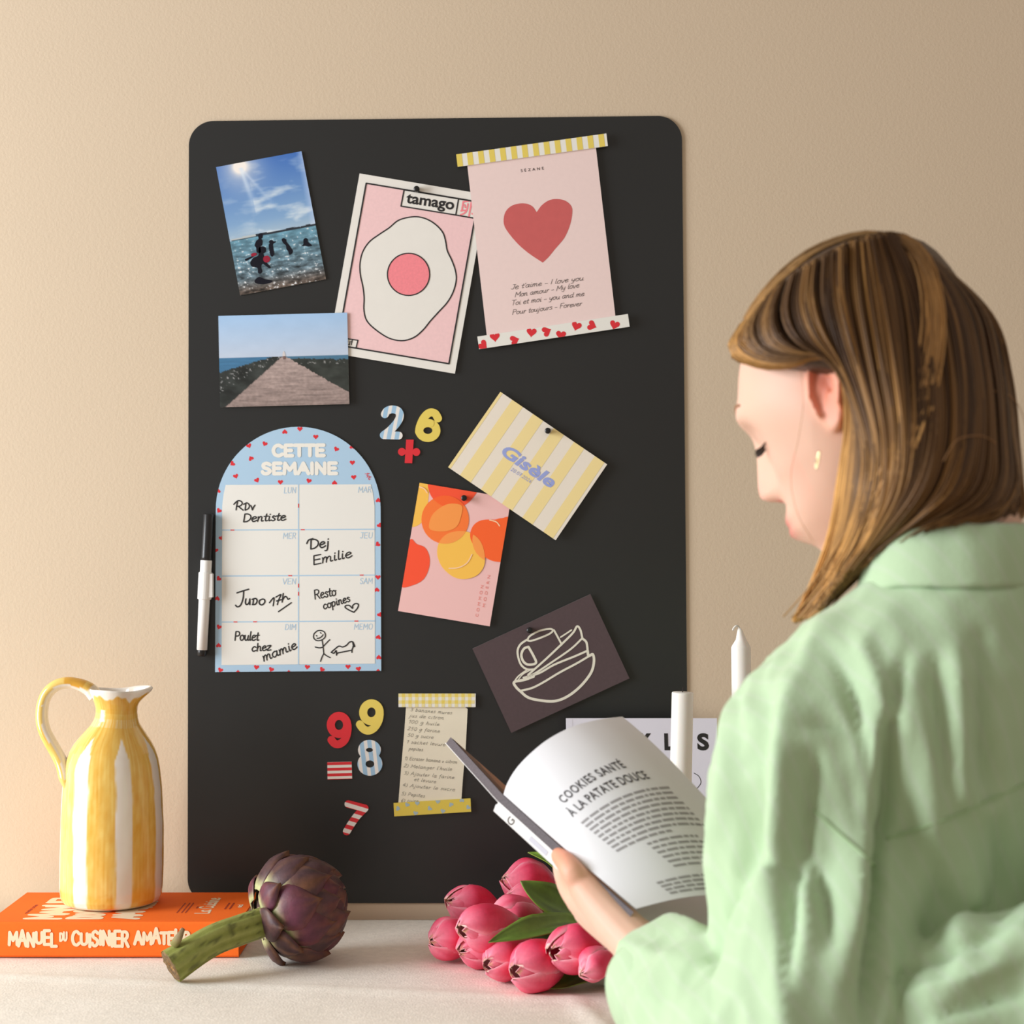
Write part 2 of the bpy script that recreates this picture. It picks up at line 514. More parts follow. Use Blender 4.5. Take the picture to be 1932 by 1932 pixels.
    def prism(s, c, mt, th):
        n = len(c); s.n += 1; th += (s.n % 90) * 3e-6
        a = [s.w(q, th) for q in c]; b = [s.w(q, 0) for q in c]
        s.mb.add(a + b, [tuple(range(n))] + [(i, n + i, n + (i + 1) % n, (i + 1) % n) for i in range(n)], s.m(mt))
    def done(s, name, label, cat, group=None):
        a = np.array(s.mb.v); c = (a.min(0) + a.max(0)) / 2
        o = s.mb.build(name, s.mats, origin=c)
        return tag(o, label, cat, group)

Z1 = (0, 1250, 2.76); Z2 = (380, 780, 3.789); Z3 = (380, 260, 3.644); Z4 = (620, 240, 3.22)
Z5 = (690, 720, 2.841); Z6 = (590, 1290, 5.682); Z7 = (780, 1150, 2.576); ZP = (0, 0, 1.0)
# ------------------------------------------------------------------ the room
M_wall = mat('wall_paint', (215, 195, 169), rough=0.75, spec=0.25, var=0.012, vscale=3.0, bump=0.2, bscale=360.0, bdist=0.0012)
M_floor = mat('floor_wood', (150, 118, 88), rough=0.5, var=0.15, vscale=6.0, vstretch=(1, 12, 1))
mb = MB(); mb.box((-2.4, 0.0, 0.0), (2.4, 0.12, 2.6)); o = mb.build('wall_back', M_wall); tag(o, kind='structure')
mb = MB(); mb.box((-2.4, -3.2, -0.1), (2.4, 0.12, 0.0)); o = mb.build('floor', M_floor); tag(o, kind='structure')
mb = MB(); mb.box((-2.4, -0.015, 0.0), (2.4, 0.0, 0.09)); o = mb.build('baseboard_back', mat('white_paint', (225, 215, 200))); tag(o, kind='structure')

# table and its cloth
TX0, TX1, TY0, TY1 = -0.98, 0.98, -0.532, -0.02
M_tw = mat('table_wood', (150, 115, 80), rough=0.5, var=0.12, vscale=9.0, vstretch=(1, 9, 9))
tb = thing('dining_table', (0, (TY0 + TY1) / 2, 0), 'wooden table standing against the wall under the cream cloth', 'table')
mb = MB(); mb.box((TX0, TY0 + .012, ZT - 0.034), (TX1, TY1, ZT - 0.007)); mb.build('tabletop', M_tw, tb)
for sx in (TX0 + 0.03, TX1 - 0.09):
    for sy in (TY0 + 0.03, TY1 - 0.09):
        mb = MB(); mb.hexa([(sx, sy, 0), (sx + .05, sy, 0), (sx + .05, sy + .05, 0), (sx, sy + .05, 0)],
                           [(sx - .005, sy - .005, ZT - .0345), (sx + .06, sy - .005, ZT - .0345), (sx + .06, sy + .06, ZT - .0345), (sx - .005, sy + .06, ZT - .0345)])
        mb.build('leg', M_tw, tb)

M_cloth = mat('linen', (243, 237, 226), rough=0.9, spec=0.1, var=0.05, vscale=120.0, bump=0.5, bscale=420.0, bdist=0.0008, bdetail=5)
def cloth_z(x, y):
    z = ZT - 0.0009 + 0.0010 * fbm(x * 9, y * 9, 3.1, 3)
    # soft creases on the front of the table
    z += 0.0035 * math.exp(-((x - 0.07 + 0.25 * (y + .4)) / 0.008) ** 2) * max(0, min(1, (-0.33 - y) / 0.06))
    z += 0.0016 * math.exp(-((y + 0.345 + 0.15 * x) / 0.012) ** 2)
    return z
def cloth_pt(u, v):
    """u across, v from the wall edge to the front hem"""
    x = TX0 - 0.004 + (TX1 - TX0 + 0.008) * u
    L0 = TY1 - TY0 + 0.006
    s_ = v * (L0 + 0.24)
    if s_ <= L0:
        y = TY1 + 0.002 - s_; return (x, y, cloth_z(x, y))
    e = s_ - L0; y = TY0 - 0.004
    return (x, y - 0.006 - 0.008 * math.sin(x * 22) * e / 0.24, cloth_z(x, y) - e)
nu, nv = 220, 150
top = [[cloth_pt(i / nu, j / nv) for i in range(nu + 1)] for j in range(nv + 1)]
mb = MB(); mb.grid(top, flip=False)
und = [[(p[0], p[1] + (0.002 if p[2] < ZT - 0.006 else 0), p[2] - (0.0025 if p[2] > ZT - 0.006 else 0)) for p in r] for r in top]
mb.grid(und, flip=True)
n1 = (nu + 1) * (nv + 1)
per = [i for i in range(nu + 1)] + [j * (nu + 1) + nu for j in range(1, nv + 1)] + [nv * (nu + 1) + i for i in range(nu - 1, -1, -1)] + [j * (nu + 1) for j in range(nv - 1, 0, -1)]
for k in range(len(per)):
    a_, b_ = per[k], per[(k + 1) % len(per)]
    mb.f.append((a_, n1 + a_, n1 + b_, b_)); mb.mi.append(0)
o = mb.build('tablecloth', M_cloth, smooth=True, recalc=True)
tag(o, 'cream linen cloth spread over the table below the black board', 'tablecloth')

# ------------------------------------------------------------------ the magnetic board
M_board = mat('board_black', (33, 34, 34), rough=0.40, spec=0.55, var=0.04, vscale=4.0)
def rquad(c4, r, n=12):
    out = []
    for i in range(4):
        p = np.array(c4[i], float); a = np.array(c4[i - 1], float); b = np.array(c4[(i + 1) % 4], float)
        da = (a - p) / np.linalg.norm(a - p); db = (b - p) / np.linalg.norm(b - p)
        c = p + (da + db) * r
        for k in range(n + 1):
            t = k / n * PI / 2
            out.append(tuple(c - db * r * math.cos(t) - da * r * math.sin(t)))
    return out
S = Sheet(ZP, h=0.0022)
bp = rquad([(357, 229.5), (1286, 219), (1299.5, 1703), (354.5, 1703.5)], 46)
S.slab(bp, M_board, th=0.0018)
S.done('magnetic_board', 'large black magnetic board with rounded corners on the beige wall', 'board')
# ------------------------------------------------------------------ cards and magnets on the board
INK = mat('ink_black', (32, 30, 30), rough=0.7)
INKS = mat('ink_soft', (70, 66, 66), rough=0.8)
PAPER = mat('paper_white', (238, 234, 226), rough=0.8, spec=0.2, var=0.01, vscale=60)
EDGE = mat('paper_edge', (225, 222, 215), rough=0.8)
PRINT = mat('photo_print', attr=True, rough=0.32, spec=0.4)
PRINTM = mat('matte_print', attr=True, rough=0.7, spec=0.2)

# --- beach photo
c4 = [(105, 207), (691, 98), (859, 975), (270, 1086)]
S = Sheet(Z3, h=0.0042, tilt=(0.0, 0.0))
S.slab(c4, EDGE)
def hor_v(u): return 0.583 - 0.0 * u
def beach(u, v):
    n = fbm(u * 3, v * 14, 1.7); n2 = fbm(u * 9, v * 40, 4.0); n3 = fbm(u * 30, v * 60, 8.0)
    if v < 0.583:
        t = v / 0.583
        c = np.array([70, 116, 190]) * (1 - t) + np.array([150, 184, 214]) * t
        if t > .8: c = c * (1 - (t - .8) * 2.4) + np.array([196, 205, 210]) * (t - .8) * 2.4
        cl = max(0, n * 1.1 + 0.02) * (0.35 + 0.6 * t) * (1.2 if u > .35 else .6)
        c = c + (np.array([228, 236, 240]) - c) * min(0.75, cl)
        d = math.hypot((u - .27) * .68, v - .03)
        g = math.exp(-(d / .055) ** 2) + .55 * math.exp(-(d / .17) ** 2)
        c = c + (np.array([252, 244, 236]) - c) * min(1, g)
        for dx, w in ((0.30, .018), (0.22, .012), (0.9, .014)):      # rays in the print
            xx = .27 + (v - .03) * dx * 1.0
            if v > .04:
                c = c + (np.array([222, 236, 250]) - c) * 0.55 * math.exp(-((u - xx) / (w + .05 * v)) ** 2) * max(0, 1 - v / .42)
        if u > .93: c = c + (np.array([200, 215, 245]) - c) * (u - .93) * 8
        if v > .563 + .008 * n2 and u > .02: c = np.array([44, 50, 58]) if u > .3 or v > .575 else np.array([190, 196, 196])
        return c
    t = (v - .583) / .417
    c = np.array([104, 150, 170]) * (1 - t) + np.array([96, 104, 110]) * t
    if t > .72: c = c + (np.array([98, 86, 78]) - c) * min(1, (t - .72) * 4)
    c = c * (1 + 0.55 * n2 * (0.4 + t) + .3 * n3 * t)
    if n3 > .30 and n2 > 0.05: c = c + (np.array([235, 238, 240]) - c) * min(1, (n3 - .30) * (2 + 3 * t))
    return c
S.paint(c4, beach, 130, 190, PRINT)
SIL = mat('print_dark', (26, 25, 34), rough=0.8, spec=.15); RED = mat('print_red', (150, 40, 60), rough=0.8, spec=.15)
def sil(pts, m=SIL, lay=3): S.fill(catmull(pts, 4, True), m, lay)
sil([(398,668),(410,660),(424,668),(424,690),(416,698),(424,715),(420,745),(410,752),(412,790),(400,795),(384,790),(380,760),(370,745),(380,715),(396,700),(394,682)])
sil([(468,716),(484,706),(500,716),(515,716),(512,724),(496,735),(498,765),(504,800),(490,822),(478,810),(470,775),(466,740),(472,732)])
sil([(555,705),(568,694),(586,704),(588,718),(605,740),(620,762),(632,782),(625,800),(608,808),(600,785),(588,770),(584,745),(566,728)])
sil([(704,706),(718,693),(734,702),(736,720),(758,738),(762,746),(740,752),(716,748),(690,748),(704,735)])
sil([(398,765),(420,750),(446,762),(444,790),(430,800),(440,830),(450,860),(478,890),(472,902),(440,880),(424,870),(414,890),(422,920),(410,938),(392,930),(390,900),(350,888),(340,862),(360,830),(395,812)])
sil([(305,838),(345,820),(372,800),(380,806),(350,830),(312,850)])
sil([(345,806),(362,795),(382,798),(380,812),(352,820)], RED, 4)
S.fill(circ(452, 838, 24, 20), RED, 4)
sil([(370,985),(400,960),(440,975),(490,985),(480,1000),(430,1010),(380,1005)], SIL, 2)
S.done('photo_print', 'holiday photo of children bathing in the sea under a blue sky', 'photo')

# --- tamago print
S = Sheet(Z4, h=0.0040, tilt=(0.0, 0.004), ref=(520, 380))
TL, TR, BR, BL = (190, 285), (960, 414), (768, 1500), (-2, 1370)
S.slab([TL, TR, BR, BL], PAPER, side=EDGE)
PINK = mat('print_blush', (246, 205, 205), rough=0.8, var=0.03, vscale=300); YOLK = mat('print_coral', (249, 140, 148), rough=0.8, var=0.05, vscale=400)
fr = [(230, 345), (906, 458), (732, 1440), (55, 1326)]
S.fill(fr, PINK, 1); S.line(fr, 9, INK, 4, closed=True)
egg = catmull([(520,548),(590,560),(650,595),(695,645),(712,700),(722,755),(750,815),(772,880),(775,940),(755,1010),(720,1070),(670,1125),(620,1180),(575,1235),(520,1280),(450,1300),(370,1285),(290,1235),(235,1180),(217,1115),(218,1040),(210,970),(195,900),(193,830),(210,760),(250,700),(310,655),(370,615),(430,568)], 5, True)
S.fill(egg, PAPER, 2); S.line(egg, 8, INK, 3, closed=True)
S.fill(circ(487, 898, 128, 48), YOLK, 3); S.line(circ(487, 898, 128, 48), 7, INK, 4, closed=True)
bx = [(460, 385), (790, 440), (773, 538), (441, 484)]
S.fill(bx, PAPER, 2); S.line(bx, 8, INK, 4, closed=True)
bx2 = [(790, 440), (908, 460), (890, 558), (773, 538)]
S.fill(bx2, PAPER, 2); S.line(bx2, 8, INK, 4, closed=True)
S.type('tamago', (470, 462), (760, 505), 66, INK, 4, offset=0.025)
S.type('卵', (796, 530), (890, 546), 78, YOLK, 4, offset=0.01)
bx3 = [(60, 1280), (180, 1298), (169, 1345), (52, 1327)]
S.fill(bx3, PAPER, 2); S.line(bx3, 7, INK, 4, closed=True)
S.type('oeuf', (64, 1318), (150, 1328), 36, INK, 4, offset=0.01)
S.done('art_print', 'pink art print of a fried egg with the word tamago', 'poster')

# --- pier photo
c4 = [(122, 1229), (1006, 1207), (1021, 1833), (134, 1855)]
S = Sheet(Z3, h=0.0062, tilt=(0.006, 0.0), ref=(560, 1500))
S.slab(c4, EDGE)
def pier(u, v):
    n = fbm(u * 8, v * 10, 2.0); n2 = fbm(u * 40, v * 40, 5.0); n3 = fbm(u * 6, v * 50, 9.0)
    if v < .46:
        t = v / .46; c = np.array([168, 202, 238]) * (1 - t) + np.array([196, 208, 226]) * t
        return c + 3 * n
    vp = (.5, .475)
    t = (v - .46) / .54
    xl = vp[0] - .022 - (v - vp[1]) * .83; xr = vp[0] + .03 + (v - vp[1]) * 1.18
    if v > .475 and xl < u < xr + .012 * n2:
        c = np.array([178, 158, 152]) * (1 - t * .5) + np.array([120, 104, 98]) * t * .5
        c = c * (1 + .16 * n3 + .10 * n2)
        return c
    dl = (xl - u) / max(.02, (v - .455) * 1.0)
    dr = (u - xr) / max(.02, (v - .455) * 1.0)
    if u < .5:
        edge = .17 - .25 * 0 + .1 * n
        if v < .50 + .03 * n and u > .36 - (v - .47) * 3: pass
        rock = u > .36 - (v - .48) * 2.55 + .03 * n2
        if not rock: return np.array([72, 122, 160]) * (1 - .15 * t) * (1 + .08 * n3)
        c = np.array([50, 54, 52]) * (1 + .35 * n)
        if n2 > .34 and dl > .45: c = c + (np.array([150, 150, 150]) - c) * min(1, (n2 - .34) * 5)
        return c
    if v < .485 + .04 * max(0, u - .55) + .018 * n2 + .05 * max(0, (u - .8)): return np.array([78, 122, 150]) * (1 + .06 * n3)
    c = np.array([56, 60, 56]) * (1 + .3 * n)
    if n2 > .36 and v < .56: c = c + (np.array([140, 140, 138]) - c) * min(1, (n2 - .36) * 5)
    return c
S.paint(c4, pier, 150, 105, PRINT)
S.fill([(566, 1474), (572, 1470), (578, 1480), (584, 1500), (582, 1520), (566, 1522), (562, 1500)], mat('print_light', (214, 206, 204)), 3)
S.fill([(564, 1506), (582, 1504), (582, 1526), (568, 1528)], mat('print_brown', (120, 90, 84)), 4)
S.done('photo_print', 'landscape photo of a stone pier running out to sea', 'photo')

# --- heart poster between two magnetic strips
S = Sheet(Z4, h=0.0066)
BLUSH = mat('paper_blush', (243, 218, 213), rough=0.8, spec=0.2, var=0.012, vscale=200)
S.slab([(843, 235), (1622, 130), (1741, 1160), (962, 1275)], BLUSH, side=EDGE)
HEARTC = mat('print_terracotta', (207, 98, 96), rough=0.8, var=0.03, vscale=100)
S.fill(catmull([(1263,523),(1240,490),(1205,472),(1160,470),(1110,485),(1075,520),(1063,570),(1072,615),(1110,670),(1160,725),(1220,775),(1300,828)], 5) + catmull([(1300,828),(1335,795),(1380,740),(1430,680),(1462,610),(1478,540),(1475,490),(1440,455),(1390,443),(1340,450),(1295,480),(1263,523)], 5)[:-1], HEARTC, 1)
S.type('SÉZANE', (1168, 280), (1307, 264), 17, INK, 2, offset=0.004, spacing=1.7)
for t_, a, b in (("Je t'aime - I love you", (1105, 992), (1545, 934)), ("Mon amour - My love", (1130, 1038), (1520, 978)), ("Toi et moi - you and me", (1108, 1088), (1550, 1028)), ("Pour toujours - Forever", (1114, 1144), (1535, 1088))):
    S.write(t_, a, b, 28, 2.5, INKS, 2, slant=0.3, jitter=0.2, seed=len(t_))
S.done('heart_poster', 'pale pink poster with a large terracotta heart and handwritten love lines', 'poster')

def bil(c4, u, v):
    return tuple((c4[0][k] * (1 - u) + c4[1][k] * u) * (1 - v) + (c4[3][k] * (1 - u) + c4[2][k] * u) * v for k in (0, 1))
YEL = mat('magnet_yellow', (235, 211, 100), rough=0.5); WHT = mat('magnet_white', (240, 238, 230), rough=0.5)
REDM = mat('magnet_red', (224, 46, 56), rough=0.45); BLU = mat('magnet_blue', (172, 202, 226), rough=0.5)
c4 = [(776, 175), (1685, 48), (1694, 124), (785, 250)]
S = Sheet(Z4, h=0.0085)
S.slab(c4, WHT, th=0.0013)
for k in range(14):
    u0 = max(0, (776 + 66.2 * k - 776) / 909 + (0.0 if k else 0) - 0.002); u1 = u0 + 0.037
    S.fill([bil(c4, max(u0, 0), 0), bil(c4, u1, 0), bil(c4, u1, 1), bil(c4, max(u0, 0), 1)], YEL, 1)
S.done('magnetic_strip', 'yellow and white striped magnetic strip along the top of the heart poster', 'magnet', 'magnetic strips holding papers')
c4 = [(904, 1277), (1815, 1140), (1826, 1217), (915, 1353)]
S = Sheet(Z4, h=0.0085)
S.slab(c4, WHT, th=0.0013)
for x, y, r in ((938,1328,-.9),(1010,1278,-.1),(1128,1300,-1.9),(1232,1250,.1),(1322,1246,-2.0),(1410,1266,.1),(1504,1212,.3),(1596,1210,-1.2),(1735,1205,.3)):
    S.fill(clip_poly(heart(x, y, 62, r), c4), REDM, 1)
S.done('magnetic_strip', 'white magnetic strip with red hearts along the bottom of the heart poster', 'magnet', 'magnetic strips holding papers')

# --- weekly planner
S = Sheet(Z2, h=0.0040)
SKY = mat('planner_blue', (176, 207, 231), rough=0.55); PW = mat('planner_white', (237, 235, 228), rough=0.45, spec=0.4)
arch = [(102, 1847)] + [(695 - 588 * math.cos(k / 40 * PI), 690 - 593 * math.sin(k / 40 * PI)) for k in range(41)] + [(1287, 1838)]
S.slab(arch, SKY, th=0.0010)
hs = [(599,133,PI),(707,112,0),(820,168,0),(343,232,-.4),(457,218,.4),(967,256,.5),(1080,240,PI),(358,323,2.6),(226,360,.9),(1081,352,0),(249,449,-.3),(400,478,-.5),(568,491,0),(771,482,.3),(954,497,PI),(1091,456,-.1),(122,555,PI),(130,695,.6),(1266,622,PI),(1275,800,-.6),(147,890,-.3),(106,977,.3),(1262,935,.9),(128,1180,.8),(1264,1170,0),(1256,1260,PI),(117,1322,3.3),(1277,1437,-.5),(130,1525,.4),(127,1657,PI),(1267,1598,3.4),(1270,1742,PI),(397,1812,.15),(503,1828,.4),(760,1810,.15),(865,1828,.6),(1050,1808,0),(1125,1823,-.2),(140,1832,.4),(265,1850,PI),(628,1850,PI),(1265,1842,PI)]
for x, y, r in hs:
    S.fill(clip_poly(heart(x, y, 38, r), arch), REDM, 1)
gr = [(178, 512), (1213, 507), (1228, 570), (1240, 660), (1243, 1787), (148, 1797), (153, 660), (163, 575)]
S.fill(gr, PW, 2)
for a, b in (((697, 508), (697, 1793)), ((152, 834), (1241, 828)), ((151, 1162), (1242, 1155)), ((150, 1490), (1243, 1482))):
    S.line([a, b], 8, SKY, 3, dots=0)
for x, y in ((226,834),(728,831),(638,1159),(1148,1155),(248,1489),(388,1488),(1110,1483)):
    S.line([(x - 14, y), (x + 14, y)], 7, REDM, 4, dots=0)
for x, y in ((697,660),(697,1230),(697,1288)):
    S.line([(x, y - 14), (x, y + 14)], 7, REDM, 4, dots=0)
CREAM = mat('planner_lettering', (242, 238, 228), rough=0.5)
S.write('CETTE', (514, 304), (884, 302), 74, 27, CREAM, 2, track=.75)
S.write('SEMAINE', (436, 432), (972, 430), 74, 27, CREAM, 2, track=.75)
S.write('fufu', (1176, 428), (1200, 476), 22, 3.5, REDM, 2, slant=.2)
for t_, x0, x1, y in (('LUN',592,678,570),('MAR',1122,1216,566),('MER',586,678,895),('JEU',1134,1224,892),('VEN',582,678,1220),('SAM',1134,1224,1217),('DIM',600,678,1546),('MEMO',1092,1224,1543)):
    S.write(t_, (x0, y), (x1, y - 1), 40, 4.2, SKY, 3, slant=.12, track=.8)
def ink(*lst, wd=9):
    for l in lst: S.line(catmull(l, 5), wd, INK, 4)
# hand lettering of the week
ink([(262,634),(256,662),(252,690)], [(236,650),(262,626),(286,628),(296,645),(280,662),(262,664)], [(268,664),(284,678),(302,692)],
    [(322,645),(318,670),(316,690)], [(306,650),(330,640),(346,656),(340,680),(316,692)], [(356,658),(364,675),(368,690),(376,672),(386,656)])
S.write('Dentiste', (300, 776), (606, 764), 56, 9, INK, 4, slant=.15, seed=3)
S.write('Dej', (778, 970), (920, 952), 66, 10, INK, 4, slant=.12)
ink([(756,930),(770,905),(800,895)], wd=10)
S.write('Emilie', (800, 1082), (1080, 1026), 62, 9, INK, 4, slant=.12, seed=5)
ink([(258,1282),(300,1268),(342,1256)], [(306,1270),(302,1320),(285,1368),(262,1382),(248,1370)], [(322,1325),(318,1352),(328,1366),(344,1352),(350,1325),(350,1366)], [(376,1324),(372,1362)], [(366,1328),(392,1322),(402,1340),(390,1362),(368,1366)], [(440,1326),(420,1336),(418,1358),(436,1368),(456,1350),(454,1330),(438,1326)], wd=10)
ink([(490,1352),(522,1316),(516,1374)], [(536,1312),(572,1294),(556,1330),(546,1366)], [(540,1340),(574,1330)], [(588,1286),(584,1318),(580,1348)], [(582,1336),(600,1308),(614,1314),(622,1328),(634,1322)], [(554,1416),(600,1384),(646,1352)], wd=9)
S.write('Resto', (812, 1328), (968, 1300), 64, 8, INK, 4, slant=.1, seed=2)
S.write('copines', (876, 1400), (1068, 1342), 54, 8, INK, 4, slant=.1, seed=4)
ink([(1092,1420),(1060,1406),(1030,1386),(1036,1372),(1060,1372),(1082,1392),(1084,1372),(1104,1358),(1124,1364),(1118,1390),(1092,1420)], wd=9)
S.write('Poulet', (240, 1620), (414, 1622), 62, 9, INK, 4, slant=.1, seed=6)
S.write('chez', (362, 1700), (502, 1690), 54, 9, INK, 4, slant=.12)
S.write('mamie', (446, 1772), (690, 1676), 62, 9, INK, 4, slant=.12)
ink([(832,1552),(808,1574),(806,1604),(828,1622),(862,1618),(888,1594),(882,1562),(856,1550),(832,1552)], [(824,1586),(828,1590)], [(854,1566),(858,1570)], [(830,1606),(846,1604),(864,1592),(872,1580)],
    [(866,1622),(872,1660),(876,1700),(878,1720)], [(870,1668),(896,1640),(920,1616)], [(872,1668),(848,1674),(816,1668)], [(878,1714),(864,1742),(854,1770)], [(878,1716),(900,1732),(924,1744)], wd=8)
ink([(930,1706),(955,1684),(985,1662),(1012,1668),(1040,1655),(1060,1634),(1084,1632),(1098,1662)], [(1084,1634),(1088,1664),(1080,1684),(1078,1706)], [(1078,1690),(1040,1698),(1000,1706),(975,1712),(968,1726)], [(930,1706),(950,1712),(966,1694),(968,1724)], [(1098,1664),(1084,1668)], wd=9)
S.done('weekly_planner', 'arched light blue weekly planner with red hearts and marker notes', 'planner')

# --- marker pen stuck beside the planner
pen = thing('marker_pen', P(389, 1104, D) + Vector((0, -0.012, 0)), 'white marker pen with black cap stuck upright left of the planner', 'pen')
def pp(t): # along the pen, 0 at the cap end
    p = P(396 + (383 - 396) * t, 970 + (1237 - 970) * t, D); return Vector((p.x, -0.0088, p.z))
PB = mat('pen_black', (28, 27, 28), rough=0.35); PWH = mat('pen_white', (240, 238, 234), rough=0.35)
r = 0.0064
mb = MB(); mb.tube([pp(0), pp(.004), pp(.30), pp(.325)], [r * .80, r * .88, r * .92, r * .98], 24); mb.build('cap', PB, pen, smooth=True)
mb = MB(); mb.tube([pp(.325), pp(.33), pp(.6), pp(.955)], [r, r * 1.02, r, r * .93], 24); body = mb.build('barrel', PWH, pen, smooth=True)
mb = MB(); mb.tube([pp(.955), pp(.96), pp(.995), pp(1.0)], [r * .8, r * .82, r * .76, r * .6], 24); mb.build('end_plug', PB, pen, smooth=True)
mb = MB()
mb.tube([pp(.41), pp(.415), pp(.595), pp(.60)], [r * 1.15, r * 1.24, r * 1.24, r * 1.15], 24)
a, b = pp(.42), pp(.585)
mb.box((b.x + .002, -0.0145, b.z), (a.x + .0085, -0.0030, a.z)); 
mb.build('magnet_clip', PWH, pen, smooth=False)

# --- numbers
def ell(cx, cy, rx, ry, n=28, rot=0.0): return circ(cx, cy, rx, n, ry, rot)
H0 = 0.0024; TH = 0.0014
SB = stripes_mat('blue_white_stripes', (160, 197, 224), (236, 232, 226), 0.0089, 0.12, .55, .1)
SB2 = stripes_mat('blue_white_stripes_tilted', (160, 197, 224), (236, 232, 226), 0.0089, -0.18, .55, .3)
S = Sheet(Z5, H0); S.solid(catmull([(104,176),(116,158),(145,150),(176,160),(184,188),(168,222),(132,262),(98,288)], 5), 42, SB2, TH); S.solid([(98, 288), (178, 290)], 42, SB2, TH)
S.done('number_magnet', 'blue and white striped magnet shaped like the digit two', 'magnet', 'number magnets')
S = Sheet(Z5, H0); S.solid(catmull([(388,198),(372,172),(342,168),(312,196),(292,240),(287,270)], 5), 43, YEL, TH); S.solid(ell(334, 263, 46, 40, 24), 43, YEL, TH, closed=True)
S.done('number_magnet', 'yellow magnet shaped like the digit six', 'magnet', 'number magnets')
S = Sheet(Z5, H0); S.prism([(218, 312), (210, 437), (250, 438), (258, 312)], REDM, TH); S.prism(circ(195, 377, 21, 20)[::-1], REDM, TH); S.prism(circ(272, 378, 21, 20)[::-1], REDM, TH); S.prism([(195, 372), (195, 384), (272, 384), (272, 372)], REDM, TH)
S.done('symbol_magnet', 'red magnet shaped like a plus sign', 'magnet', 'number magnets')
S = Sheet(Z6, H0); S.solid(ell(285, 438, 88, 97), 86, REDM, TH, closed=True); S.solid(catmull([(377, 440), (374, 520), (345, 600), (290, 642), (240, 638), (204, 598)], 5), 84, REDM, TH)
S.done('number_magnet', 'red magnet shaped like the digit nine', 'magnet', 'number magnets')
S = Sheet(Z6, H0); S.solid(ell(632, 303, 88, 96, 28, .12), 86, YEL, TH, closed=True); S.solid(catmull([(722, 320), (706, 400), (660, 470), (600, 500), (545, 480), (508, 432)], 5), 84, YEL, TH)
S.done('number_magnet', 'yellow magnet shaped like the digit nine', 'magnet', 'number magnets')
S = Sheet(Z6, H0); S.solid(ell(611, 706, 80, 66), 84, SB, TH, closed=True); S.solid(ell(616, 856, 90, 82), 86, SB, TH, closed=True)
S.done('number_magnet', 'blue and white striped magnet shaped like the digit eight', 'magnet', 'number magnets')
c4 = [(160, 838), (420, 832), (425, 1015), (163, 1022)]
S = Sheet(Z6, H0 + TH); S.slab(c4, WHT, th=TH)
for k in range(3):
    S.fill([bil(c4, 0, k / 3.05), bil(c4, 1, k / 3.05), bil(c4, 1, k / 3.05 + .165), bil(c4, 0, k / 3.05 + .165)], REDM, 1)
S.fill([bil(c4, 0, .975), bil(c4, 1, .975), bil(c4, 1, 1), bil(c4, 0, 1)], REDM, 1)
S.done('symbol_magnet', 'red and white striped oblong magnet, an equals sign', 'magnet', 'number magnets')
SR = stripes_mat('red_white_stripes', (224, 46, 56), (240, 234, 228), 0.0096, 1.28, .5, .55)
S = Sheet(Z6, H0); S.solid([(384, 1285), (560, 1330)], 80, SR, TH); S.solid(catmull([(560, 1330), (480, 1410), (415, 1500), (368, 1578)], 5), 82, SR, TH)
S.done('number_magnet', 'red and white striped magnet shaped like the digit seven', 'magnet', 'number magnets')

# --- name card
TL, TR, BR, BL = (722, 57), (1292, 445), (1017, 850), (443, 460)
c4 = [TL, TR, BR, BL]
S = Sheet(Z5, h=0.0075, tilt=(0.0, 0.010), ref=(970, 268))
CR = mat('card_cream', (240, 230, 215), rough=0.8, spec=0.2); LY = mat('card_lemon', (246, 224, 160), rough=0.8, spec=0.2); PERI = mat('print_periwinkle', (156, 168, 222), rough=0.8)
S.slab(c4, CR)
for a, b in ((0, .022), (.11, .21), (.305, .40), (.50, .595), (.69, .785), (.885, .975)):
    S.fill([bil(c4, a, 0), bil(c4, b, 0), bil(c4, b, 1), bil(c4, a, 1)], LY, 1)
S.type('Gisèle', (722, 388), (994, 574), 66, PERI, 2, offset=0.034, shear=0.18)
S.write('20.07.2026', (776, 476), (884, 546), 17, 2.2, PERI, 2, track=.5)
S.done('name_card', 'cream and yellow striped card reading Gisèle in lilac', 'card')

# --- fruit card
TL, TR, BR, BL = (290, 543), (780, 625), (665, 1310), (175, 1228)
c4 = [TL, TR, BR, BL]
S = Sheet(Z5, h=0.0052, tilt=(0, 0.006), ref=(527, 625))
S.slab(c4, mat('card_rose', (244, 196, 192), rough=0.8, spec=0.2), side=EDGE)
ORA = mat('print_orange', (255, 124, 52), rough=0.8); RO = mat('print_vermilion', (255, 86, 50), rough=0.8); YE = mat('print_apricot', (254, 198, 84), rough=0.8)
OL = mat('print_tangerine', (255, 158, 76), rough=0.8); OM = mat('print_deep_orange', (255, 102, 40), rough=0.8)
def cf(poly, m, lay): S.fill(clip_poly(poly, c4), m, lay)
top_ = catmull([(338,540),(342,590),(365,632),(410,665),(455,680),(510,672),(555,645),(585,610),(595,580),(560,520),(400,510)], 5, True)
orc = circ(427, 740, 127, 40, 129)
cf(catmull([(280,540),(336,545),(336,640),(322,720),(290,765),(240,770),(230,640)], 5, True), YE, 1)
cf(top_, RO, 2); cf(orc, ORA, 3)
S.fill(clip_poly(clip_poly(top_, c4), [q for q in orc]), OM, 4)
cf(catmull([(450,655),(515,665),(512,720),(490,775),(440,800),(370,800),(340,780),(355,720),(395,680)], 5, True), OL, 5)
ye = catmull([(512,800),(570,815),(615,855),(637,920),(635,985),(600,1035),(540,1057),(480,1050),(430,1015),(400,975),(384,920),(395,860),(440,815)], 5, True)
cf(ye, YE, 5)
S.fill(clip_poly(ye, orc), OL, 6)
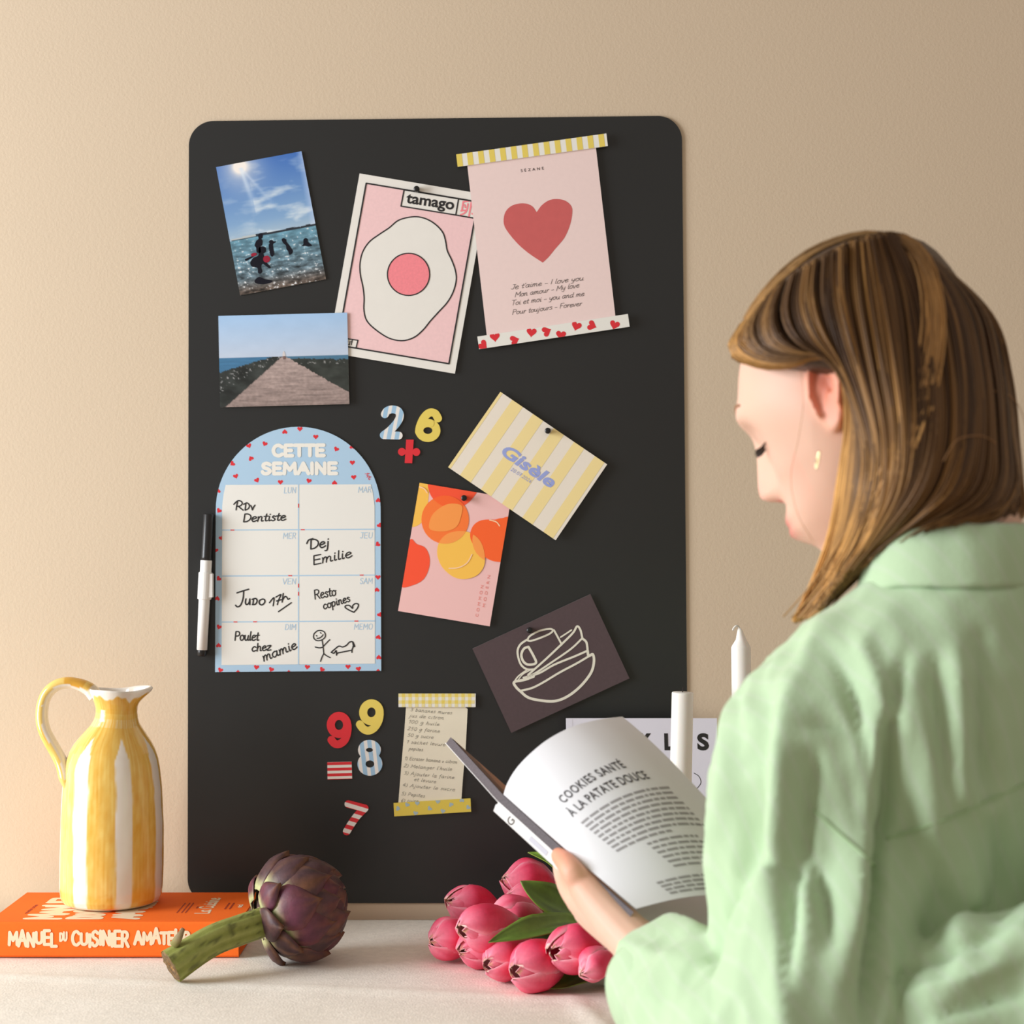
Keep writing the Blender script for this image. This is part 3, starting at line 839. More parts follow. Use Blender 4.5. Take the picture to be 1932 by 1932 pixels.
org = catmull([(640,740),(690,740),(730,732),(775,745),(770,960),(720,966),(670,957),(620,925),(575,870),(560,825),(572,780),(600,752)], 5, True)
cf(org, OM, 6)
S.fill(clip_poly(ye, [(p[0], p[1]) for p in circ(690, 850, 118, 30)]), OL, 7)
cf(catmull([(236,850),(275,870),(320,890),(343,940),(340,1000),(310,1060),(250,1092),(190,1096),(180,1000)], 5, True), RO, 2)
LNP = mat('print_peach', (255, 214, 170), rough=0.8)
S.line(catmull([(665,742),(700,752),(718,774)], 4), 6, LNP, 8); S.line(catmull([(448,1000),(500,996),(545,970),(570,926)], 4), 6, LNP, 8); S.line(catmull([(290,565),(315,575),(330,596)], 4), 6, LNP, 8)
RT = mat('print_rose_text', (238, 140, 130), rough=0.8)
S.type('COMMON', (602, 1260), (632, 1092), 15, RT, 2, spacing=1.8); S.type('MODERN', (640, 1208), (668, 1038), 15, RT, 2, spacing=1.8)
S.done('fruit_card', 'pink card with overlapping orange and yellow fruit shapes', 'card')

# --- dark crockery card
TL, TR, BR, BL = (572, 1430), (1203, 1138), (1412, 1588), (780, 1880)
c4 = [TL, TR, BR, BL]
S = Sheet(Z5, h=0.0052, tilt=(0.006, 0.004), ref=(870, 1330))
S.slab(c4, mat('card_plum', (84, 69, 71), rough=0.55, spec=0.35, var=0.05, vscale=300), side=EDGE)
CH = mat('print_chalk', (230, 226, 208), rough=0.8)
def chalk(p, w=11): S.line(catmull(p, 6), w, CH, 2, dots=7)
chalk([(866,1385),(880,1362),(930,1335),(985,1324),(1002,1332),(985,1350),(930,1374),(885,1388),(866,1385)], 10)
chalk([(864,1382),(830,1406),(814,1440),(820,1485),(836,1520),(866,1540),(905,1540)], 11)
chalk([(1008,1330),(1030,1370),(1050,1408)], 10); chalk([(1044,1368),(1075,1348),(1102,1330)], 8)
chalk([(872,1420),(848,1430),(834,1462),(845,1498),(872,1515),(912,1506),(900,1470),(872,1420)], 13)
chalk([(870,1570),(960,1490),(1050,1405),(1110,1345),(1132,1310),(1150,1330),(1160,1375)], 11)
chalk([(1158,1375),(1100,1430),(1000,1500),(900,1565),(845,1585)], 10)
chalk([(1160,1375),(1182,1396),(1188,1440)], 12)
chalk([(1188,1440),(1120,1470),(1010,1515),(930,1560),(850,1585)], 11)
chalk([(1194,1470),(1130,1508),(1040,1556),(950,1610),(890,1640),(828,1655)], 11)
chalk([(1188,1440),(1194,1468),(1216,1460),(1222,1500),(1205,1560),(1150,1630),(1080,1685),(1010,1710),(930,1705),(870,1690),(832,1660),(806,1635),(796,1608),(850,1596),(900,1578)], 14)
chalk([(796,1606),(820,1575),(866,1542)], 8); chalk([(812,1604),(840,1568),(880,1545)], 6)
S.done('crockery_card', 'dark plum card with a chalk drawing of stacked bowls and a cup', 'card')

# --- recipe note between two strips
INKN = mat('ink_faded', (120, 116, 108), rough=0.8)
S = Sheet(Z6, h=0.0044)
S.slab([(1003, 240), (1625, 240), (1662, 266), (1640, 700), (1612, 1000), (1595, 1240), (920, 1280), (950, 900), (985, 500)], mat('note_paper', (236, 228, 205), rough=0.85, spec=0.15, var=0.02, vscale=60))
for t_, a, b in (('3 bananes mures',(1045,290),(1490,324)),('jus de citron',(1035,352),(1402,380)),('100 g huile',(1025,418),(1355,446)),('250 g farine',(1015,490),(1360,520)),('50 g sucre',(1015,560),(1292,586)),('1 sachet levure',(1005,634),(1420,664)),('pepites',(1030,705),(1180,718)),
                 ('1) Ecraser banane & citron',(985,810),(1545,850)),("2) Melanger l'huile",(975,888),(1490,928)),('3) Ajouter la farine',(975,968),(1515,1014)),('et levure',(1085,1034),(1320,1060)),('4) Ajouter le sucre',(960,1094),(1522,1146)),('5) Pepites',(950,1186),(1200,1214)),('6) cuire',(946,1262),(1130,1266))):
    S.write(t_, a, b, 36, 3.2, INKN, 2, slant=.25, jitter=.25, seed=len(t_), track=.6)
S.done('recipe_note', 'torn cream paper with a handwritten recipe between two yellow strips', 'note')
c4 = [(923, 100), (1748, 100), (1747, 245), (923, 245)]
S = Sheet(Z6, h=0.0062); S.slab(c4, WHT, th=.0013)
PALE = mat('gingham_pale', (238, 224, 160), rough=0.5)
n = 23; 
for i in range(n):
    for j in range(4):
        u0, u1 = i / (n + .3), min(1, (i + 1) / (n + .3)); v0, v1 = j / 4, (j + 1) / 4
        q = [bil(c4, u0, v0), bil(c4, u1, v0), bil(c4, u1, v1), bil(c4, u0, v1)]
        a = (i % 2 == 1); b = (j % 2 == 0)
        if a and b: S.fill(q, YEL, 1)
        elif a or b: S.fill(q, PALE, 1)
S.done('magnetic_strip', 'yellow gingham magnetic strip along the top of the recipe note', 'magnet', 'magnetic strips holding papers')
c4 = [(870, 1270), (1693, 1220), (1700, 1363), (878, 1413)]
S = Sheet(Z6, h=0.0062); S.slab(c4, mat('magnet_mustard', (228, 204, 84), rough=0.5), th=.0013)
BH = mat('magnet_blue_heart', (168, 190, 196), rough=0.5)
for x, y, r in ((918,1328,-1.4),(1016,1288,.5),(1124,1272,0),(1256,1328,.8),(1344,1254,.1),(1484,1286,2.6),(1106,1378,.2),(1398,1356,.2),(1600,1240,PI),(1668,1316,.7)):
    S.fill(clip_poly(heart(x, y, 52, r), c4), BH, 1)
S.done('magnetic_strip', 'mustard magnetic strip with blue hearts along the bottom of the recipe note', 'magnet', 'magnetic strips holding papers')

# --- black round magnets
for (x, y, h, lb) in ((787, 360, .0046, 'black round magnet pinning the fried egg print'), (1033, 814, .0082, 'black round magnet on the cream and yellow striped card'),
                      (876, 940, .0060, 'black round magnet pinning the orange fruit card'), (999, 1188, .0060, 'black round magnet pinning the dark crockery card')):
    p = P(x, y, D); mb = MB()
    rows = []
    for rr, hh in ((.0030, 0), (.0032, .001), (.0028, .0035), (.0030, .0045), (.0034, .006), (.0034, .0075), (.0030, .0083), (.0012, .0085)):
        rows.append([Vector((p.x + rr * math.cos(2 * PI * k / 24), -h - hh, p.z + rr * math.sin(2 * PI * k / 24))) for k in range(24)])
    mb.grid(rows, closed=True); mb.f.append(tuple(7 * 24 + k for k in range(24))); mb.mi.append(0); mb.f.append(tuple(range(24))[::-1]); mb.mi.append(0)
    o = mb.build('pin_magnet', mat('pin_black', (20, 20, 21), rough=0.35), origin=(p.x, -h, p.z), smooth=True, recalc=True)
    tag(o, lb, 'magnet', 'black round magnets')
# ------------------------------------------------------------------ the orange book
def srgb_mix(a, b, t): return tuple(x * (1 - t) + y * t for x, y in zip(a, b))
DB0 = 1.8017; DB1 = 1.9500
zb0 = ZT + 0.0004; zb1 = P(0, 1740, DB0).z
bx0 = P(-24, 0, DB0).x; bx1 = P(450, 0, DB0).x; by0 = DB0 - D; by1 = DB1 - D
book = thing('cookbook', ((bx0 + bx1) / 2, (by0 + by1) / 2, zb0), 'thick orange hardback cookbook lying under the striped jug', 'book')
M_or = mat('book_cloth', (255, 116, 38), rough=0.75, spec=0.2, var=0.03, vscale=300, bump=0.15, bscale=900, bdist=0.0004)
M_cream = mat('book_lettering', (246, 224, 190), rough=0.7); M_brn = mat('book_small_print', (170, 60, 24), rough=0.7)
M_pg = mat('page_edges', (236, 226, 208), rough=0.85, var=0.06, vscale=60, vstretch=(1, 1, 60))
mb = MB()
th = 0.0028
mb.box((bx0, by0 + .006, zb0), (bx1, by1, zb0 + th)); mb.box((bx0, by0 + .006, zb1 - th), (bx1, by1, zb1))
# rounded spine board with shallow hinge grooves
prof = [(by0 + .0075, zb0), (by0 + .002, zb0), (by0, zb0 + .002), (by0 - .0005, (zb0 + zb1) / 2), (by0, zb1 - .002), (by0 + .002, zb1), (by0 + .006, zb1 - .0002), (by0 + .0085, zb1 - .0012), (by0 + .011, zb1)]
prof += [(by0 + .011, zb1 - th), (by0 + .004, zb1 - th), (by0 + .0032, zb1 - .005), (by0 + .0032, zb0 + .005), (by0 + .004, zb0 + th), (by0 + .0075, zb0 + th)]
n = len(prof)
mb.add([(bx0, y, z) for y, z in prof] + [(bx1, y, z) for y, z in prof], [(i, (i + 1) % n, n + (i + 1) % n, n + i) for i in range(n)] + [tuple(range(n))[::-1], tuple(range(n, 2 * n))])
case = mb.build('hardcover', M_or, book, recalc=True)
mb = MB(); mb.box((bx0 + .004, by0 + .004, zb0 + th), (bx1 - .004, by1 - .004, zb1 - th)); mb.build('page_block', M_pg, book)
# lettering, as thin raised foil
class Flat:
    """print on a plane: origin, right and up vectors (metres per unit)"""
    def __init__(s, o, ux, uy, nn): s.o, s.ux, s.uy, s.nn = Vector(o), Vector(ux), Vector(uy), Vector(nn); s.mb = MB(); s.n = 0
    def w(s, q, up=0): return s.o + s.ux * q[0] + s.uy * q[1] + s.nn * up
    def line(s, pts, wd, mi=0, dots=10):
        r = wd / 2
        for i, p in enumerate(pts):
            s.n += 1; up = .00015 + (s.n % 50) * 2e-6
            s.mb.add([s.w((p[0] + r * math.cos(2 * PI * k / dots), p[1] + r * math.sin(2 * PI * k / dots)), up) for k in range(dots)], [tuple(range(dots))], mi)
            if i:
                q = pts[i - 1]; dx, dy = p[0] - q[0], p[1] - q[1]; l = math.hypot(dx, dy)
                if l < 1e-6: continue
                nx, ny = -dy / l * r, dx / l * r; up += 1e-6
                s.mb.add([s.w((q[0] - nx, q[1] - ny), up), s.w((p[0] - nx, p[1] - ny), up), s.w((p[0] + nx, p[1] + ny), up), s.w((q[0] + nx, q[1] + ny), up)], [(0, 1, 2, 3)], mi)
    def write(s, txt, p0, p1, cap, wd, mi=0, **kw):
        for st in strokes(txt, (p0[0], -p0[1]), (p1[0], -p1[1]), cap, **kw):
            s.line([(a, -b) for a, b in st], wd, mi)
    def type(s, txt, p0, p1, cap, mi=0, **kw):
        vs, fs = text_faces(txt, **kw)
        x0 = min(v[0] for v in vs); x1 = max(v[0] for v in vs)
        d = np.array(p1, float) - np.array(p0, float); L_ = np.hypot(*d); ux = d / L_; uy = np.array([-ux[1], ux[0]])
        s.mb.add([s.w(np.array(p0) + ux * (v[0] - x0) * L_ / (x1 - x0) + uy * v[1] * cap / .727, .0002) for v in vs], fs, mi)
pxm = DB0 / FPX                     # metres per picture pixel on the spine
F = Flat((bx0, by0 - .0006, zb1), (pxm, 0, 0), (0, 0, pxm), (0, -1, 0))
def spx(zx, zy): return (zx / 2.76 + 24, -(1250 + zy / 2.76 - 1740))
for t_, xa, xb, yb, cap, wd in (('MANUEL', 46, 296, 1468, 68, 16.5), ('DU', 312, 350, 1450, 36, 10), ('CUISINIER', 376, 672, 1470, 66, 16.5), ('AMATEUR', 702, 990, 1466, 66, 16.5)):
    p0 = spx(xa, yb); p1 = spx(xb, yb)
    F.write(t_, p0, p1, cap / 2.76, wd / 2.76, 0, jitter=0.9, seed=len(t_) + 3, track=.45)
e = circ(*spx(1056, 1428), 22 / 2.76, 24, 40 / 2.76); F.line(e + [e[0]], .9, 1)
F.write('123', spx(1052, 1446), spx(1052, 1412), 4.5, .9, 1)
F.write('RBK', (9, -34), (9, -16), 5, 1.0, 1)
F.mb.build('spine_lettering', [M_cream, M_brn], case)
# cover lettering reads from the spine towards the wall
F = Flat((bx0, by0, zb1), (0, .001, 0), (-.001, 0, 0), (0, 0, 1))
ct = [('MANUEL', 14, 128, -72, 30, 8), ('DU CUISINIER', 16, 124, -112, 30, 8), ('AMATEUR', 16, 120, -150, 28, 8)]
for t_, a, b, y, cap, wd in ct: F.write(t_, (a, y), (b, y), cap, wd, 0, jitter=.8, seed=len(t_))
F.write('La Cuisine', (40, -222), (118, -222), 14, 2.6, 0)
for y in (-188, -193, -197): F.line([(44, y), (92, y)], 1.4, 1)
for y in (-236, -241): F.line([(62, y), (92, y)], 1.8, 1)
F.write('ed', (70, -252), (84, -252), 5, 1.6, 0); F.line([(66, -205), (74, -205)], 2, 1)
F.write('recettes faciles', (40, -30), (84, -30), 4, .8, 1)
F.mb.build('cover_lettering', [M_cream, M_brn], case)

# ------------------------------------------------------------------ the striped jug
DJ = 1.893
jz = zb1 + 0.0003
cx0 = P(210, 0, DJ).x; cy0 = DJ - D
sc = DJ / FPX
JUG = thing('ceramic_jug', (cx0, cy0, jz), 'tall yellow and white striped ceramic jug standing on the orange book', 'jug')
M_jug = mat('jug_glaze', attr=True, rough=0.22, spec=0.55, coat=0.35)
# silhouette rows: zoom y, left, right (zoom 2.76)
rows_ = [(1290,396,760),(1284,356,800),(1270,334,828),(1245,322,840),(1200,317,845),(1100,317,847),(1000,319,848),(900,322,848),(800,326,845),(700,331,840),(600,338,829),(550,347,820),(500,366,803),(460,392,782),(430,418,762),(400,446,742),(370,474,724),(340,492,716),(310,500,713),(280,500,714),(250,492,720),(225,482,728),(205,473,736),(188,468,742),(180,470,740)]
prof = [(zy, (l + r) / 2 / 2.76, (r - l) / 2 / 2.76) for zy, l, r in rows_]
zz = np.array([p[0] for p in prof])[::-1]; cc_ = np.array([p[1] for p in prof])[::-1]; rr_ = np.array([p[2] for p in prof])[::-1]
ytop = 180; ybot = 1290
zbot_px = 1718.0
def jug_pt(zy, ang, inner=0.0):
    c = np.interp(zy, zz, cc_); r = np.interp(zy, zz, rr_)
    x = cx0 + (c - 210) * sc; rad = r * sc - inner
    t = (ybot - zy) / (ybot - ytop)
    z = jz + t * 0.2335
    # pouring lip to the right
    lip = math.exp(-((zy - 195) / 45) ** 2) * math.exp(-(ang / .42) ** 2)
    pinch = math.exp(-((zy - 200) / 40) ** 2) * (math.exp(-((abs(ang) - .75) / .3) ** 2))
    rad = rad + 0.0115 * lip - 0.003 * pinch
    wob = 1 + 0.008 * fbm(math.cos(ang) * 2, math.sin(ang) * 2, zy * .006)
    z2 = z + (0.0012 * math.sin(2 * ang + .6) + 0.0008 * math.sin(3 * ang)) * (1 if t > .9 else t) + .002 * lip
    return Vector((x + rad * wob * math.cos(ang), cy0 + rad * wob * math.sin(ang), z2))
WHT_J = np.array([240, 231, 220.]); YL = np.array([240, 204, 112.]); YD = np.array([226, 166, 58.]); YP = np.array([246, 228, 166.])
def jug_col(zy, ang):
    a = math.degrees(ang) + 90            # 0 = facing the camera, + to the right
    a = (a + 180) % 360 - 180
    per = 360 / 7; wig = 2.0 * fbm(zy * .004, a * .01, 3) 
    c = a - 0.7 + wig; k = round(c / per); off = c - k * per
    half = 16.5 + .4 * fbm(zy * .02, k * 7.1, 1) if zy > 520 else 16.5 + (520 - zy) * .085
    br = fbm(a * .35, zy * .004, 1.0); br2 = fbm(a * .12, zy * .012, 7.0)
    edge = (half - abs(off)) / 1.6
    yel = max(0, min(1, edge + .5))
    if zy < 395: yel = max(yel, min(1, (395 - zy) / 40))
    if 330 < zy < 372: yel *= .78 + .35 * br
    top = 242 - 26 * abs(math.sin(a * .055 + .4)) + 5 * math.sin(a * .3)
    if zy < top: yel *= max(0, 1 - (top - zy) / 10)
    if zy > 1268: yel *= max(0, 1 - (zy - 1268) / 10)
    t = .45 + .5 * br + .35 * br2
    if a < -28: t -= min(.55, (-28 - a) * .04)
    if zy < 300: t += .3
    if k in (0,) and 1190 < zy < 1262 and abs(off - 3) < 9: t += .5 * max(0, fbm(a * .2, zy * .03, 2) + .3)
    t = max(-.6, min(1, t))
    y = YL * (1 - max(t, 0)) + YD * max(t, 0) if t >= 0 else YL * (1 + t) + YP * (-t)
    c = WHT_J * (1 - yel) + y * yel
    return lin(np.clip(c, 0, 255))
NA = 168
ys = np.concatenate([np.linspace(1290, 1240, 12), np.linspace(1230, 560, 80), np.linspace(550, 181, 80)])
R = [[jug_pt(y, 2 * PI * k / NA) for k in range(NA)] for y in ys]
Cc = [[jug_col(y, (2 * PI * k / NA + PI) % (2 * PI) - PI) for k in range(NA)] for y in ys]
def angn(k): return (2 * PI * k / NA + PI) % (2 * PI) - PI
R = [[jug_pt(y, angn(k)) for k in range(NA)] for y in ys]
inn = np.concatenate([[178, 182], np.linspace(190, 420, 30), np.linspace(440, 1270, 20)])
for y in inn:
    th_ = 0.0012 if y == 178 else (0.003 if y == 182 else 0.004)
    R.append([jug_pt(max(y, 180), angn(k), th_) for k in range(NA)]); Cc.append([lin((238, 230, 219))] * NA)
mb = MB(); mb.grid(R, closed=True, cols=Cc)
e = (len(R) - 1) * NA; mb.f.append(tuple(e + k for k in range(NA))); mb.mi.append(0); mb.f.append(tuple(range(NA))[::-1]); mb.mi.append(0)
mb.build('body', M_jug, JUG, smooth=True)
hp = [(500,222),(472,188),(440,168),(408,156),(370,148),(325,152),(285,170),(252,205),(234,250),(228,300),(232,350),(248,400),(275,448),(308,500),(336,548),(354,590),(366,630),(376,665),(384,690)]
hp = catmull(hp, 5)
pts = []; rad = []; cols = []
for i, (zx, zy) in enumerate(hp):
    t = i / (len(hp) - 1)
    x = cx0 + (zx / 2.76 - 210) * sc; z = jz + (ybot - zy) / (ybot - ytop) * .2335
    pts.append((x, cy0 - .004 * math.sin(PI * t) - .027 * t ** 3, z)); rad.append((.0076 + .0016 * t * t + .0022 * max(0, 1 - t / .2)) * (1 if t < .86 else max(.12, 1 - ((t - .86) / .14) ** 1.6)))
mb = MB()
rows = []; cols = []
up = Vector((0, 1, 0))
for i, p in enumerate(pts):
    p = Vector(p); t = (Vector(pts[min(i + 1, len(pts) - 1)]) - Vector(pts[max(0, i - 1)])).normalized(); nn = up.cross(t).normalized()
    r = []; c = []
    for k in range(24):
        a = 2 * PI * k / 24
        r.append(p + nn * rad[i] * .82 * math.cos(a) + up * rad[i] * 1.12 * math.sin(a))
        tt = i / len(pts)
        outer = math.cos(a)  # +1 = outside of the loop or inside, by orientation
        g = fbm(tt * 9, a * .7, 4)
        yel = 1.0 if outer > -.25 + .25 * g else 0.0
        if tt < .06: yel *= .2
        y = YL * (1 - max(0, g + .1)) + YD * max(0, g + .1) if .1 > tt or tt > .25 else YD
        c.append(lin(WHT_J * (1 - yel) + y * yel))
    rows.append(r); cols.append(c)
mb.grid(rows, closed=True, cols=cols)
mb.f.append(tuple(range(24))); mb.mi.append(0)
mb.build('handle', M_jug, JUG, smooth=True, recalc=True)

# ------------------------------------------------------------------ the artichoke
AC = P(555, 1712, 1.785)
AC.z = ZT + 0.0550
AX = (Vector((0.80, 0.34, 0.18))).normalized()
ART = thing('artichoke', (AC.x, AC.y, ZT), 'purple artichoke with a thick green stem lying beside the orange book', 'vegetable')
e1 = AX.cross(Vector((0, 0, 1))).normalized(); e2 = e1.cross(AX).normalized()
M_br = mat('bract_skin', attr=True, rough=0.5, spec=0.35, var=0.18, vscale=160, bump=0.25, bscale=500, bdist=0.0006)
RA = 0.0425; RL = 0.040
def art_pt(th_, ph, h):
    """th_ = angle from the tip, h = height above the heart"""
    dr = AX * math.cos(th_) * (RL + h) + (e1 * math.cos(ph) + e2 * math.sin(ph)) * math.sin(th_) * (RA + h)
    return AC + dr
mb = MB(); rows = [[art_pt(PI * (i + .02) / 20.04, 2 * PI * k / 32, -0.002) for k in range(32)] for i in range(21)]
mb.grid(rows, closed=True); mb.cur = lin((70, 60, 50)); mb.c = [lin((64, 52, 48))] * len(mb.v); mb.build('heart', M_br, ART, smooth=True)
rnd = random.Random(11)
NB = 64
for i in range(NB):
    f = i / (NB - 1)
    th0 = math.radians(158 - 132 * f ** 0.85); ph = i * 2.39996 + rnd.uniform(-.10, .10)
    Ln = math.radians(rnd.uniform(60, 68) if f < .75 else 48); W = rnd.uniform(.0190, .0225) * (1 if f > .12 else .72)
    if f < .08: Ln *= .62
    NS, NT = 14, 11
    top, bot, ct, cb = [], [], [], []
    mag = rnd.random() < .35
    seed = rnd.uniform(0, 50); lift = rnd.uniform(.85, 1.35); skew = rnd.uniform(-.12, .12)
    for a in range(NS):
        s_ = a / (NS - 1); th_ = th0 - s_ * Ln
        w = W * (math.sin(PI * min(1, .22 + .62 * s_)) ** .8) * (1 - max(0, s_ - .55) ** 1.6 / .28) 
        w = max(w, .0006)
        r1, r2, k1, k2 = [], [], [], []
        for b in range(NT):
            t = -1 + 2 * b / (NT - 1)
            rad = max(.016, math.sin(max(.12, th_)) * RA)
            dph = (t * w + skew * .01 * s_) / max(rad, .018)
            h = (0.0035 + 0.0115 * s_ * lift - 0.0075 * max(0, s_ - .6) * 1.2) * (1 - .35 * t * t) + .0012 * (1 - abs(t)) + .0006 * fbm(t * 2 + seed, s_ * 3, 1)
            h += 0.004 * (1 - f) * s_
            r1.append(art_pt(th_, ph + dph, h)); r2.append(art_pt(th_, ph + dph, h - .0017 * (1 - abs(t) ** 4 * .8)))
            n1 = fbm(t * 2.5 + seed, s_ * 1.2, 3); n2 = fbm(t * 9 + seed, s_ * 2, 6)
            base = np.array([74, 50, 54.]) * (1 + .25 * n2)
            base = base + (np.array([116, 76, 52]) - base) * max(0, min(1, n1 * 1.6 + .15)) * .8
            if mag: base = base + (np.array([112, 38, 70]) - base) * .5 * max(0, 1 - abs(s_ - .45) * 2)
            g = max(0, 1 - s_ / (.30 + .06 * n1))
            base = base + (np.array([176, 178, 128]) - base) * min(1, g * 1.5)
            if s_ > .88: base = base + (np.array([112, 76, 44]) - base) * .6
            if abs(t) > .9: base = base * .9 + np.array([16, 8, 6])
            k1.append(lin(np.clip(base, 0, 255))); k2.append(lin((88, 60, 62)))
        top.append(r1); bot.append(r2); ct.append(k1); cb.append(k2)
    mb = MB()
    ring = [top[q] + bot[q][::-1] for q in range(NS)]; rc = [ct[q] + cb[q][::-1] for q in range(NS)]
    mb.grid(ring, closed=True, cols=rc)
    m2 = 2 * NT
    mb.f.append(tuple(range(m2))); mb.mi.append(0); mb.f.append(tuple((NS - 1) * m2 + q for q in range(m2))[::-1]); mb.mi.append(0)
    mb.build('bract', M_br, ART, smooth=True, recalc=True)
# stem
M_stem = mat('stem_green', attr=True, rough=0.6, spec=0.3, var=0.10, vscale=150, bump=0.3, bscale=300, bdist=.0008)
s_end = P(322, 1798, 1.700); s_end.z = ZT + .0165
s_mid = P(398, 1776, 1.722); s_mid2 = P(455, 1754, 1.742)
sp_ = catmull([s_end, s_mid, s_mid2, P(500, 1738, 1.762), AC - AX * .030], 8)
rows = []; cols = []; NK = 40
for i, p in enumerate(sp_):
    p = Vector(p); t = (Vector(sp_[min(i + 1, len(sp_) - 1)]) - Vector(sp_[max(0, i - 1)])).normalized()
    u = t.cross(Vector((0, 0, 1))).normalized(); w = u.cross(t)
    f = i / (len(sp_) - 1); r = [];c = []
    for k in range(NK):
        a = 2 * PI * k / NK
        rad = .0150 - .0018 * f + .0006 * math.sin(a * 9 + 2 * f) + .0004 * math.sin(a * 16) + .0015 * math.exp(-(f / .12) ** 2) + .0022 * max(0, f - .7)
        r.append(p + (u * math.cos(a) * .96 + w * math.sin(a) * 1.05) * rad)
        g = .5 + .5 * math.sin(a * 9 + 2 * f + .5)
        cc = np.array([126, 132, 62]) * (1 - .5 * g) + np.array([172, 176, 110]) * .5 * g
        if f > .72: cc = cc + (np.array([182, 158, 140]) - cc) * min(1, (f - .72) * 5 * (.7 + .6 * fbm(a, f * 8, 2)))
        if fbm(a * 2, f * 12, 9) > .38: cc = cc * .72
        c.append(lin(np.clip(cc, 0, 255)))
    rows.append(r); cols.append(c)
mb = MB(); mb.grid(rows, closed=True, cols=cols); mb.f.append(tuple((len(rows) - 1) * NK + k for k in range(NK))); mb.mi.append(0)
STEM = mb.build('stem', M_stem, ART, smooth=True, recalc=True)
# cut end: brown fibrous disc
t0 = (Vector(sp_[0]) - Vector(sp_[1])).normalized(); u = t0.cross(Vector((0, 0, 1))).normalized(); w = u.cross(t0)
rows = []; cols = []
for j in range(9):
    q = 1 - j / 8; r = []; c = []
    for k in range(NK):
        a = 2 * PI * k / NK; rad = (.0162 + .0005 * math.sin(a * 9)) * q
        bump_ = .0012 * fbm(math.cos(a) * q * 5, math.sin(a) * q * 5, 2) - .003 * math.exp(-(q / .3) ** 2) + .0008
        r.append(Vector(sp_[0]) + (u * math.cos(a) * .98 + w * math.sin(a) * 1.07) * max(rad, .0002) + t0 * (bump_ if j else -.001))
        n_ = fbm(math.cos(a) * q * 9, math.sin(a) * q * 9, 5)
        cc = np.array([112, 88, 58]) * (1 + .5 * n_)
        if q < .35: cc = np.array([150, 108, 62]) * (1 + .4 * n_)
        c.append(lin(np.clip(cc, 0, 255)))
    rows.append(r); cols.append(c)
mb = MB(); mb.grid(rows, closed=True, cols=cols); mb.build('cut_end', M_stem, STEM, smooth=True, recalc=True)
a_ = P(330, 1780, 1.735); a_.z += .001
mb = MB(); mb.tube([P(328, 1784, 1.700), P(337, 1770, 1.698), P(346, 1752, 1.697)], [.005, .0042, .0020], 10, flat=.6, cols=[lin((128, 124, 70)), lin((132, 116, 78)), lin((140, 116, 86))]); mb.build('leaf_stub', M_stem, STEM, smooth=True)

# ------------------------------------------------------------------ candles
M_wax = mat('candle_wax', (240, 236, 228), rough=0.45, spec=0.4, sss=0.15)
M_wick = mat('wick', (48, 40, 36), rough=0.9)
def candle(top, bot, r, label):
    top, bot = Vector(top), Vector(bot)
    c = thing('pillar_candle', bot, label, 'candle', 'white candles')
    mb = MB(); d = (top - bot)
    mb.tube([bot, bot + d * .3, bot + d * .7, top - d.normalized() * .001, top, top - d.normalized() * .0008], [r, r, r * .985, r * .975, r * .93, r * .6], 40)
    mb.build('wax_body', M_wax, c, smooth=True)
    return c
tp = P(1288, 1306, 1.84)
c = candle(tp, (tp.x - .006, tp.y + .001, ZT), 21 * 1.84 / FPX, 'white flat topped candle in front of the magazine leaning on the board')
mb = MB(); mb.tube([tp, tp + Vector((0, 0, .003)), tp + Vector((.0002, 0, .0052))], [.0006, .0005, .0003], 6); mb.build('wick', M_wick, c)
tp = P(1398, 1222, 1.86)
c = thing('taper_candle', (tp.x + .004, tp.y, ZT), 'tall white tapered candle with a curled wick against the beige wall', 'candle', 'white candles')
mb = MB(); r = 19 * 1.86 / FPX
bz = ZT
pr = [(r, 0), (r, .5), (r * .97, .99), (r * .95, 1.0)]
H_ = tp.z - ZT
pts = [(tp.x + .004, tp.y, ZT), (tp.x + .002, tp.y, ZT + H_ * .5), (tp.x, tp.y, tp.z), (tp.x, tp.y, tp.z + .002), (tp.x, tp.y, tp.z + .009), (tp.x - .001, tp.y, tp.z + .017), (tp.x - .0018, tp.y, tp.z + .0205)]
mb.tube(pts, [r, r * .99, r * .97, r * .9, r * .52, r * .30, r * .18], 36); mb.build('wax_body', M_wax, c, smooth=True)
M_wk2 = mat('wick_white', (226, 222, 214), rough=0.9)
mb = MB(); q = Vector(pts[-1]); mb.tube(catmull([q - Vector((0, 0, .001)), q + Vector((-.001, 0, .002)), q + Vector((-.0035, -.001, .0028)), q + Vector((-.006, -.001, .0005)), q + Vector((-.007, -.001, -.002))], 4), .0011, 8); mb.build('wick', M_wk2, c)

# ------------------------------------------------------------------ the magazine leaning on the board
d0 = 1.968; d1 = 1.925
ML = P(1068, 1355, d0); MR = P(1352.5, 1355, d0)
wid = MR.x - ML.x; hgt = ML.z - ZT
bl = Vector((ML.x + .002, d1 - D, ZT + .0006)); br = Vector((bl.x + wid, d1 - D, ZT + .0006))
upv = (ML - bl); rt = (br - bl).normalized(); nrm = rt.cross(upv.normalized()).normalized()
if nrm.y > 0: nrm = -nrm
MAG = thing('magazine', (bl + br) / 2, 'white magazine with bold black title standing upright behind the candle', 'magazine')
M_cov = mat('cover_white', (224, 222, 232), rough=0.5, spec=0.35); M_blk = mat('cover_black', (34, 33, 33), rough=0.5)
tk = nrm * -.006
mb = MB(); mb.hexa([bl, br, br + tk * .25, bl + tk * .25], [bl + upv, br + upv, br + upv + tk * .25, bl + upv + tk * .25]); fc = mb
